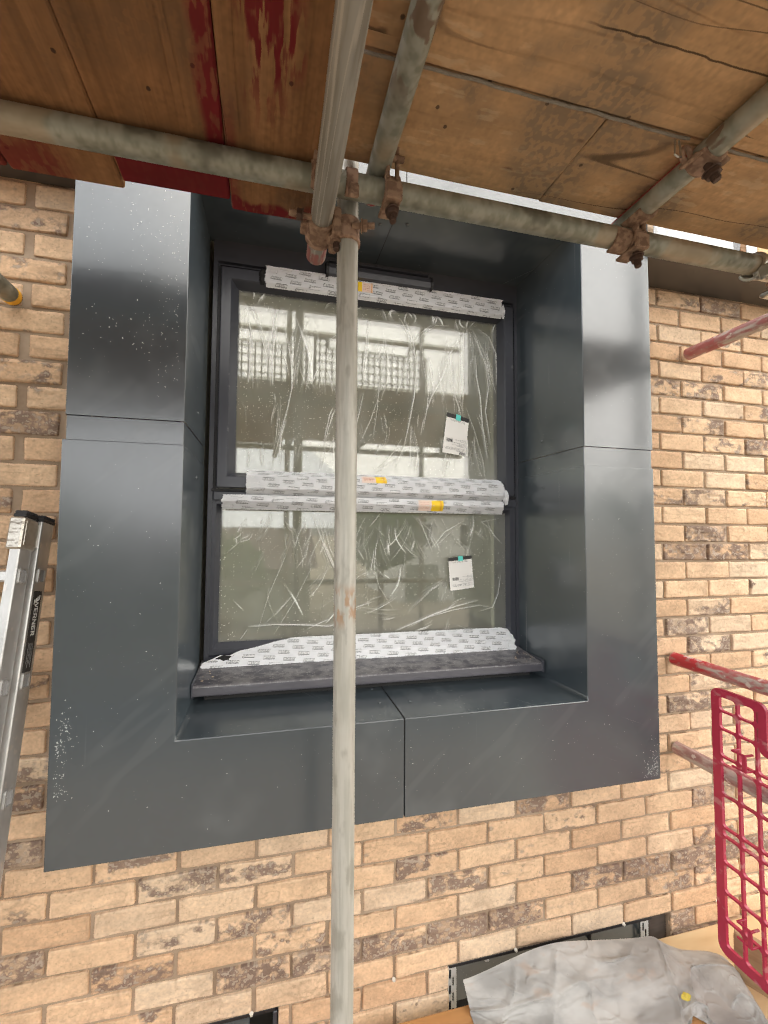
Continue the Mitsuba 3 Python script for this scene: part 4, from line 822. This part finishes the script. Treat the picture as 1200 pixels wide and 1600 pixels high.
# bright coupler at the right edge
c = coupler('bright zinc coupler clamped on the ledger at the right edge'); Z0 = np.array([2.005, LY, LZ])
obj('saddle', arc_strip(Z0, (1, 0, 0), (0, -1, 0), -100, 85, w=.05), 'zinc_bright', c, 40)
obj('flap', cat(arc_strip(Z0 + (-.004, 0, -.004), (1, 0, .2), (0, -1, 0), 70, 170, w=.046), rbox(1.955, 2.03, LY - .055, LY - .020, LZ - .062, LZ - .052, .004), rbox(1.962, 2.05, LY - .060, LY - .022, LZ - .112, LZ - .098, .005), rbox(1.950, 1.972, LY - .062, LY - .03, LZ - .068, LZ - .030, .005)), 'zinc_bright', c, 40)
t, n_ = bolt((1.985, LY - .040, LZ - .050), (.03, 0, -1), .056, .006); obj('nut', n_, rs, obj('bolt', t, 'zinc_bright', c))
obj('wing', cat(arc_strip(Z0 + (.045, .0, .035), (1, 0, 0), (0, -1, 0), -60, 60, w=.02), rod((2.03, LY - .03, LZ + .06), (2.06, LY - .03, LZ + .075), .012)), rs, c)

# ------------------------------------------------------------------ boards of the upper lift
def board(x0, x1, y0, y1, z0, z1, along, seed, n=44):
    """rounded plank; warped slightly, edges worn"""
    r = .004; a0, a1, b0, b1 = (x0, x1, y0, y1) if along == 'x' else (y0, y1, x0, x1)
    k = 7; bt = np.linspace(b0 + r, b1 - r, k)
    prf = [(b, z0) for b in bt] + [(b1, z0 + r), (b1, z1 - r), (b1 - r, z1)] + [(b, z1) for b in bt[::-1][1:-1]] + [(b0 + r, z1), (b0, z1 - r), (b0, z0 + r)]
    prf = np.array(prf); V = []; s = np.concatenate([[a0, a0 + .003], np.linspace(a0, a1, n)[1:-1], [a1 - .003, a1]]); m = len(prf)
    for q, a in enumerate(s):
        sc = .985 if q in (0, len(s) - 1) else 1.; c = prf.mean(0); pp = c + (prf - c) * np.array([sc, sc if sc == 1 else .86])
        V.append(np.stack([np.full(m, a), pp[:, 0], pp[:, 1]], -1))
    V = np.array(V).reshape(-1, 3)
    V[:, 1] += .0035 * (meshkit.fbm(np.stack([V[:, 0] * 7 + seed, V[:, 1] * 3, V[:, 2] * 3], -1), 3) - .5) ; V[:, 2] += .003 * (meshkit.fbm(np.stack([V[:, 0] * 2 + seed, V[:, 1] * 5, 0 * V[:, 0]], -1), 2) - .5)
    ends = (V[:, 0] < a0 + .004) | (V[:, 0] > a1 - .004); V[:, 0] += ends * .006 * (meshkit.fbm(np.stack([V[:, 1] * 25 + seed, V[:, 2] * 9, 0 * V[:, 0]], -1), 3) - .5)
    if along == 'y': V = V[:, [1, 0, 2]]
    i, j = np.meshgrid(np.arange(len(s) - 1), np.arange(m), indexing='ij'); j2 = (j + 1) % m
    F = np.stack([i * m + j, i * m + j2, (i + 1) * m + j2, (i + 1) * m + j], -1).reshape(-1, 4); F = np.vstack([F[:, [0, 1, 2]], F[:, [0, 2, 3]]])
    t = np.array([[0, q + 1, q] for q in range(1, m - 1)]); F = np.vstack([F, t, t[:, ::-1] + (len(s) - 1) * m])
    g = tm(V, F); trimesh.repair.fix_normals(g); return g
def plank(label, *a, mat='board_wood_towards', seed=0, group=None):
    return single('scaffold_board', board(*a, seed), mat, label, 'scaffold board', group, smooth=40)
LB0, LB1 = -.2078, -.170
plank('scaffold board at the top left corner with a faint red end', .137, .3592, -1.80, -.331, LB0, LB1, 'y', seed=1)
plank('brown scaffold board with a deep red painted end over the left of the surround', .3610, .5890, -1.80, -.352, LB0, LB1, 'y', seed=2)
plank('scaffold board with a worn red streak, left of the upright', .5908, .8155, -1.80, -.326, LB0, LB1, 'y', seed=3)
plank('scaffold board whose red end just shows at the left edge', -.090, .1325, -1.80, -.334, LB0, LB1, 'y', seed=4)
for q in range(7): plank('scaffold board of the upper lift further along the wall to the left', -.0945 - .2285 * (q + 1) + .004, -.0945 - .2285 * q, -1.80, -.335, LB0, LB1, 'y', seed=10 + q, group='upper boards left of the picture')
RB0, RB1 = -.1585, -.1205
XW = 'board_wood_across'
plank('short orange brown board nearest the wall, between the upright and the butt joint', .824, 1.3255, -.6545, -.456, RB0, RB1, 'x', mat=XW, seed=5)
plank('orange brown board nearest the wall, right of the butt joint', 1.3285, 2.44, -.6548, -.452, RB0 + .0004, RB1, 'x', mat=XW, seed=6)
plank('wide stained orange brown board with a long crack, second from the wall', .822, 2.46, -.886, -.6575, RB0 + .0002, RB1, 'x', mat=XW, seed=7)
for q in range(4): plank('scaffold board of the upper lift, behind the camera', .822, 2.45, -.8885 - .2275 * (q + 1), -.8885 - .2275 * q - .003, RB0, RB1, 'x', mat='weathered_deck', seed=30 + q, group='upper boards behind the camera')
# rope along the board joint
xs = np.linspace(.80, 1.522, 220); xs2 = np.linspace(1.60, 2.4, 160)
def strand(xs, ph, r0=.0017):
    w = 2 * np.pi * xs / .016; base = np.stack([xs, -.6558 + .0009 * np.sin(xs * 23) + .0006 * np.sin(xs * 77), -.1606 - .0006 * np.sin(xs * 9) - .0005 * np.sin(xs * 53)], -1)
    return wire(base + .0013 * np.stack([0 * xs, np.cos(w + ph), np.sin(w + ph)], -1), r0, 6)
rp = thing('rope', 'thin frayed grey rope lying along the joint between the boards', 'rope')
for q in range(3): obj('strand', cat(strand(xs, q * 2.1), strand(xs2, q * 2.1)), 'rope_fibre', rp, 40)

# ------------------------------------------------------------------ lower deck
for q in range(7):
    y1 = -.045 - .2285 * q; plank(['orange scaffold board of the lower deck, along the foot of the wall', 'orange scaffold board of the lower deck, below the picture'][q > 0], -2.0, 2.12 + .03 * (q % 2), y1 - .2255, y1, DECK - .038, DECK, 'x', mat='weathered_deck' if q else 'deck_wood', seed=50 + q, group='lower deck boards' if q else None)
single('plywood_sheet', board(2.13, 2.75, -.62, -.012, DECK - .01, DECK + .012, 'x', 77), 'pale_ply', 'pale plywood sheet lying against the foot of the wall behind the tarpaulin', 'plywood', smooth=40)
# toe board, set at an angle
tb = trimesh.creation.box((.9, .032, .175)); 
tb = board(0, .9, -.016, .016, -.0875, .0875, 'x', 91); ang = math.atan2(-.87, .49); 
tb.apply_transform(trimesh.transformations.rotation_matrix(ang, (0, 0, 1))); tb.apply_translation((2.312, -.160, -2.438)); single('toe_board', tb, 'toe_wood', 'brown toe board standing on edge behind the bottom of the red mesh guard', 'toe board', smooth=40)
# tarpaulin
def onY(px, py, Y):
    d = RIGHT * (px - 541) / 600 + UP * (800 - py) / 600 + FWD; return CAM + (Y - CAM[1]) / d[1] * d
def onZ(px, py, Zz):
    d = RIGHT * (px - 541) / 600 + UP * (800 - py) / 600 + FWD; return CAM + (Zz - CAM[2]) / d[2] * d
top = np.array([(1.347, -.036, -2.447), (1.50, -.032, -2.428), (1.664, -.030, -2.408), (1.83, -.028, -2.428), (2.04, -.030, -2.459), (2.12, -.034, -2.468), (2.20, -.040, -2.512), (2.30, -.085, -2.503), (2.335, -.140, -2.52)])
mid = np.array([(1.352, -.058, -2.488), (1.51, -.085, -2.470), (1.67, -.105, -2.455), (1.84, -.11, -2.458), (2.03, -.115, -2.468), (2.12, -.115, -2.470), (2.19, -.130, -2.482), (2.255, -.170, -2.470), (2.29, -.215, -2.50)])
low = np.array([(1.352, -.080, -2.512), (1.52, -.15, -2.510), (1.68, -.190, -2.508), (1.84, -.205, -2.506), (2.01, -.205, -2.498), (2.08, -.20, -2.486), (2.13, -.215, -2.506), (2.19, -.25, -2.495), (2.23, -.33, -2.508)])
out = np.array([(1.33, -.30, -2.5125), (1.52, -.33, -2.5125), (1.68, -.34, -2.5125), (1.84, -.31, -2.5125), (1.98, -.245, -2.5125), (2.05, -.225, -2.5125), (2.09, -.27, -2.5125), (2.15, -.34, -2.5125), (2.18, -.45, -2.5125)])
from scipy.interpolate import CubicSpline, PchipInterpolator
nu, nv = 190, 80
R_ = np.stack([CubicSpline(np.linspace(0, 1, 9), r_)(np.linspace(0, 1, nu)) for r_ in (top, mid, low, out)]); G = PchipInterpolator([0, .35, .7, 1], R_)(np.linspace(0, 1, nv))
uu, vv = np.meshgrid(np.linspace(0, 1, nu), np.linspace(0, 1, nv))
rgd = 1 - np.abs(2 * meshkit.noise(np.stack([uu * 9 + 1.5 * vv, vv * 3 + uu * 2, 0 * uu + 2], -1)) - 1); rg2 = 1 - np.abs(2 * meshkit.noise(np.stack([uu * 21 - 3 * vv, vv * 7, 0 * uu + 6], -1)) - 1)
G[..., 1] -= (.011 * rgd ** 8 + .003 * rg2 ** 10) * np.minimum(1, vv * 5); G[..., 2] += (.006 * rgd ** 8 + .002 * rg2 ** 10) * np.minimum(1, vv * 4)
G[..., 1] -= .012 * (meshkit.fbm(np.stack([uu * 7, vv * 3, 0 * uu], -1), 2) - .45) * np.minimum(1, vv * 5); G[..., 2] += .008 * (meshkit.fbm(np.stack([uu * 13, vv * 5, 0 * uu + 4], -1), 3) - .35) * np.minimum(1, vv * 4)
G[..., 2] = np.maximum(G[..., 2], np.where((G[..., 0] > 2.08) & (vv > .3), DECK + .0185, DECK + .002) + .003 * (1 - vv)); G[..., 1] = np.minimum(G[..., 1], -.012)
gi = np.arange(nu * nv).reshape(nv, nu)
single('tarpaulin', orient(tm(G.reshape(-1, 3), np.stack([gi[:-1, :-1], gi[:-1, 1:], gi[1:, 1:], gi[1:, :-1]], -1).reshape(-1, 4)), CAM), 'tarp_grey', 'dirty silver grey tarpaulin heaped against the foot of the wall', 'tarpaulin', smooth=True)
# a fallen leaf on it
lp = trimesh.creation.icosphere(2, 1.); 
LF = onZ(1068, 1558, -2.47); th = np.linspace(0, 2 * np.pi, 15)[:-1]; rad = .014 * np.array([1.2, .9, .75, .8, .6, .7, .9, 1.0, .7, .55, .65, .6, .8, .95]); LV = [(0, 0, .002)] + [(r_ * math.cos(a) * 1.3, r_ * math.sin(a), .003 * math.sin(3 * a)) for r_, a in zip(rad, th)]
lf = tm(LV, [[0, 1 + k, 1 + (k + 1) % 14] for k in range(14)]); lf.apply_transform(trimesh.transformations.rotation_matrix(.6, (1, 0, 0))); 
iv = np.argmin(np.linalg.norm((G.reshape(-1, 3) - CAM) / np.linalg.norm(G.reshape(-1, 3) - CAM, axis=1)[:, None] - (LF - CAM) / np.linalg.norm(LF - CAM), axis=1)); lf.apply_translation(G.reshape(-1, 3)[iv] + (0, -.006, .008)); single('fallen_leaf', lf, 'leaf_yellow', 'small curled yellow leaf lying on the tarpaulin', 'leaf')

# ------------------------------------------------------------------ red brick guard
GX = 2.238
zb = [-1.587, -1.648, -1.741, -1.767, -1.870, -1.979, -2.008, -2.097, -2.195, -2.284]; ub = [.2375 + .0505 * k for k in range(22)]
def guard_poly(u0, u1, ztop, zbot, us, zs, bar=.0062, rim=.021, tabs=((0, .153),), zt=-1.655):
    g = rrect(u0, zbot, u1, zt, .03)
    for a, b in tabs: g = g.union(rrect(u0 + a, zt - .2, u0 + b, ztop, .025))
    inner = g.buffer(-rim * .55).buffer(-rim * .45)
    U = [u0 + rim] + [u for u in us if u0 + rim < u < u1 - rim] + [u1 - rim]; Zs = [ztop - rim * 1.1] + list(zs) + [zbot + rim * 1.4]
    for a, b in zip(U[:-1], U[1:]):
        for c, d in zip(Zs[:-1], Zs[1:]):
            w, h = b - a - bar, c - d - bar
            if w < .006 or h < .006: continue
            h_ = rrect(a + bar / 2, d + bar / 2, b - bar / 2, c - bar / 2, min(.011, .42 * min(w, h))).intersection(inner)
            if h_.area > 2e-5: g = g.difference(h_)
    return g
YZm = lambda x: np.array([[0, 0, 1, x], [-1, 0, 0, 0], [0, 1, 0, 0], [0, 0, 0, 1.]])      # polygon (u, z) -> (x, -u, z)
gd = thing('brick_guard', 'red plastic mesh brick guard with rounded corners at the right edge', 'brick guard')
obj('mesh_panel', extrude(guard_poly(.163, .95, -1.512, -2.402, ub, zb, tabs=((0, .153), (.35, .5))), .012, YZm(GX)), 'red_plastic', gd, 30)
def clip(u, z):
    h, w, dp = .056, .040, .036; x = GX
    fr_ = [rbox(x - dp, x, -u - w / 2, -u - w / 2 + .006, z - h / 2, z - h / 2 + .006, .001), rbox(x - dp, x, -u + w / 2 - .006, -u + w / 2, z + h / 2 - .006, z + h / 2, .001), rbox(x - dp, x, -u - w / 2, -u - w / 2 + .006, z + h / 2 - .006, z + h / 2, .001),
           rbox(x - dp, x - dp + .006, -u - w / 2, -u + w / 2, z + h / 2 - .007, z + h / 2, .001), rbox(x - dp, x - dp + .006, -u - w / 2, -u - w / 2 + .011, z - h / 2, z + h / 2, .001), rbox(x - dp, x - dp + .006, -u - w / 2, -u + w / 2, z - h / 2, z - h / 2 + .006, .001)]
    return cat(fr_)
obj('clip', clip(.262, -1.712), 'red_plastic', gd); obj('clip', clip(.262, -2.252), 'red_plastic', gd)

# ------------------------------------------------------------------ ladder
lad = thing('ladder', 'aluminium extension ladder leaning against the wall at the left edge', 'ladder')
top_p = np.array([.1, -.022, -.966]); dn = np.array([0, -.19, -1.]); dn /= np.linalg.norm(dn); dp = np.array([0, -1, .19]); dp /= np.linalg.norm(dp)
def in_ladder(m, x, off, s0=0.):
    """local: x across (0 = right face), y = depth away from the wall, z = length down the rail"""
    M = np.eye(4); M[:3, 0] = (1, 0, 0); M[:3, 1] = dp; M[:3, 2] = dn; M[:3, 3] = np.array([x, top_p[1], top_p[2]]) + dp * off + dn * s0; m = m.copy(); m.apply_transform(M)
    if np.linalg.det(M[:3, :3]) < 0: m.invert()
    return m
def rail_mesh(w, dpt, L):
    g = rrect(-w, 0, 0, dpt, .004); m = trimesh.creation.extrude_polygon(g, L, engine='earcut'); return m
def rail(x, off, dpt, nm, s0=0., swage=True, face=0):
    r_ = obj('rail', in_ladder(rail_mesh(.024, dpt, 1.62 - s0), x, off, s0), 'ladder_alloy', lad, 30, label=nm)
    obj('end_cap', cat(in_ladder(rbox(-.026, .002, -.002, dpt + .002, -.006, .004, .002), x, off, s0), *[in_ladder(rbox(-.025, .001, dpt * k / 7 + .001, dpt * k / 7 + .005, -.014, -.005, .001), x, off, s0) for k in range(7)]), 'black_rubber', r_)
    return r_
def swages(x, off, dpt, s_list):
    for s in s_list:
        ringp = rrect(-.016, -.020, .016, .020, .006).difference(rrect(-.012, -.016, .012, .016, .005)); m = trimesh.creation.extrude_polygon(ringp, .003, engine='earcut')
        m.apply_transform(np.array([[0, 0, 1, 0], [1, 0, 0, dpt / 2], [0, 1, 0, s], [0, 0, 0, 1.]])); obj('rung_swage', in_ladder(m, x, off), 'ladder_alloy', lad)
        q = box(-.001, .0006, dpt / 2 - .011, dpt / 2 + .011, s - .015, s + .015); obj('rung_end', in_ladder(q, x, off), 'ink_grey', lad)
rail(.100, .000, .058, 'right rail of the section against the wall'); swages(.100, .000, .058, [.145, .405, .665, .925, 1.185])
rail(.090, .066, .052, 'right rail of the front section', 0.); swages(.090, .066, .052, [.150, .41, .67])
obj('guide_bracket', cat(in_ladder(rbox(-.030, .003, .060, .126, .004, .085, .004), .090, 0), in_ladder(rbox(.001, .004, .040, .115, .012, .075, .003), .090, 0)), 'zinc_bright', lad, 30)
rail(-.262, .000, .058, 'left rail of the section against the wall'); rail(-.262, .066, .052, 'left rail of the front section')
for off, dpt, ss in [(.0, .058, [.145, .405, .665, .925, 1.185]), (.066, .052, [.15, .41, .67])]:
    for s in ss: obj('rung', in_ladder(rbox(-.36 + .03, -.03, dpt / 2 - .014, dpt / 2 + .014, s - .014, s + .014, .004), .1, off), 'ladder_alloy', lad)
stk = obj('sticker', in_ladder(rbox(.0002, .0008, .014, .050, .185, .385, .0002), .1, 0.), 'ink_black', lad)
v, f = text2('WERNER', .016, True); L3 = np.stack([0 * v[:, 0] + .0012, .032 - v[:, 1], .252 + v[:, 0]], -1)
lm = in_ladder(tm(L3, f), .1, 0.); lm = orient(lm, CAM); obj('sticker_lettering', lm, 'paper_white', lad)
obj('sticker_mark', in_ladder(cat(*[box(.001, .0013, .020 + .007 * q, .024 + .007 * q, .195 + .004 * q, .207 + .004 * q) for q in range(4)]), .1, 0.), 'paper_white', lad)
obj('sticker_print', in_ladder(cat(*[box(.001, .0013, .022 + .006 * q, .0235 + .006 * q, .315, .375 - .01 * (q % 2)) for q in range(4)]), .1, 0.), 'ink_grey', lad)

# ------------------------------------------------------------------ outer side of the scaffold and what stands across the site (seen mirrored in glass and sheet)
for x in (-.62, .87, 2.20): stube('galvanised upright tube on the outer side of the scaffold', (x, -1.86, GROUND), (x, -1.86, 2.2), 'galvanised', 'outer uprights', seed=int(x * 10) + 40)
for z, lab in [(DECK + .55, 'lower outer guard rail at knee height'), (DECK + 1.05, 'lower outer guard rail at waist height'), (LZ, 'outer ledger tube under the upper boards'), (.36, 'upper outer guard rail at knee height'), (.86, 'upper outer guard rail at waist height')]:
    stube(lab + ', behind the camera', (-2.0, -1.81, z), (2.6, -1.81, z), 'galvanised', seed=int(z * 10) + 80)
stube('inner upright tube just outside the right edge, next to the bright coupler', (2.30, -.424, GROUND), (2.30, -.424, 1.6), 'galvanised', seed=71)
gp = guard_poly(0, 1.15, .0, -.90, [.06 * k for k in range(1, 19)], [-.08 * k for k in range(1, 11)], tabs=((0, .15), (.95, 1.1)), zt=-.10, bar=.012)
for q, x in enumerate((-1.3, -.1, 1.1)):
    for zz, nm in ((.86, 'upper'),):
        M = np.array([[1, 0, 0, x], [0, 0, -1, -1.84], [0, 1, 0, zz], [0, 0, 0, 1.]]); single('brick_guard', extrude(gp, .012, M), 'mesh_grey', 'grey mesh brick guard on the outer side of the %s lift, behind the camera' % nm, 'brick guard', 'outer guards of the %s lift' % nm)
single('ground', tm([(-160, -200, GROUND), (160, -200, GROUND), (160, 200, GROUND), (-160, 200, GROUND)], [[0, 1, 2, 3]]), 'soil', kind='structure')
single('road', tm([(-160, -11.5, GROUND + .004), (160, -11.5, GROUND + .004), (160, -6.5, GROUND + .004), (-160, -6.5, GROUND + .004)], [[0, 1, 2, 3]]), 'tarmac', kind='structure')
def house(label, x0, x1, y0, y1, h, rh, mat):
    k = thing('house', label, 'house'); obj('wall', box(x0, x1, y0, y1, GROUND, GROUND + h), mat, k)
    pr = trimesh.convex.convex_hull(np.array([(x, y, z) for x in (x0 - .3, x1 + .3) for y, z in ((y0 - .3, GROUND + h + .01), (y1 + .3, GROUND + h + .01), ((y0 + y1) / 2, GROUND + h + rh))])); obj('roof', pr, 'roof_tile', k)
    n = max(2, int((x1 - x0) / 2.4))
    for q in range(n):
        cx = x0 + (x1 - x0) * (q + .5) / n
        obj('door', rbox(cx - 1.0, cx + 1.0, y1, y1 + .05, GROUND, GROUND + 2.1, .01), 'garage_door_paint', k)
        if h > 4: obj('window', rbox(cx - .6, cx + .6, y1, y1 + .04, GROUND + 3.2, GROUND + 4.4, .01), 'black_rubber', k)
house('low row of drab garages across the road, seen only in reflections', -9, 2.5, -19, -14, 2.5, 1.6, 'garage_brick')
house('white rendered house across the road, seen only in reflections', 8, 17, -26, -19, 5.0, 2.6, 'render_white')
def leaves(c, R, n, s, seed):
    r = np.random.default_rng(seed); d = r.normal(size=(n, 3)); d /= np.linalg.norm(d, axis=1)[:, None]; P = np.array(c) + d * np.array(R) * (.55 + .45 * r.uniform(size=(n, 1))) * (.75 + .5 * meshkit.fbm(d * 2.2 + seed, 3)[:, None])
    a = r.normal(size=(n, 3)); b = r.normal(size=(n, 3)); a /= np.linalg.norm(a, axis=1)[:, None]; b = np.cross(a, b); b /= np.linalg.norm(b, axis=1)[:, None]
    V = np.stack([P + s * a, P + s * .6 * b, P - s * a, P - s * .6 * b], 1).reshape(-1, 3); i = np.arange(n)[:, None] * 4; return tm(V, np.hstack([i, i + 1, i + 2, i + 3]))
for q, (x, y, h, R) in enumerate([(.0, -5.5, 3.35, .75), (-6, -12.2, 3.6, 1.9), (5.2, -13, 3.9, 1.7), (-14, -16, 5.4, 2.8), (20, -16, 5.2, 2.6)]):
    k = thing('tree', 'leafy green tree beyond the road, seen only in reflections', 'tree', 'trees beyond the road')
    obj('trunk', rod((x, y, GROUND), (x, y, GROUND + h), .03 * h), 'bark', k); obj('crown', leaves((x, y, GROUND + h), (R, R, R * .8), 5000, .12 if R > 1 else .05, q), 'hedge_leaf', k)
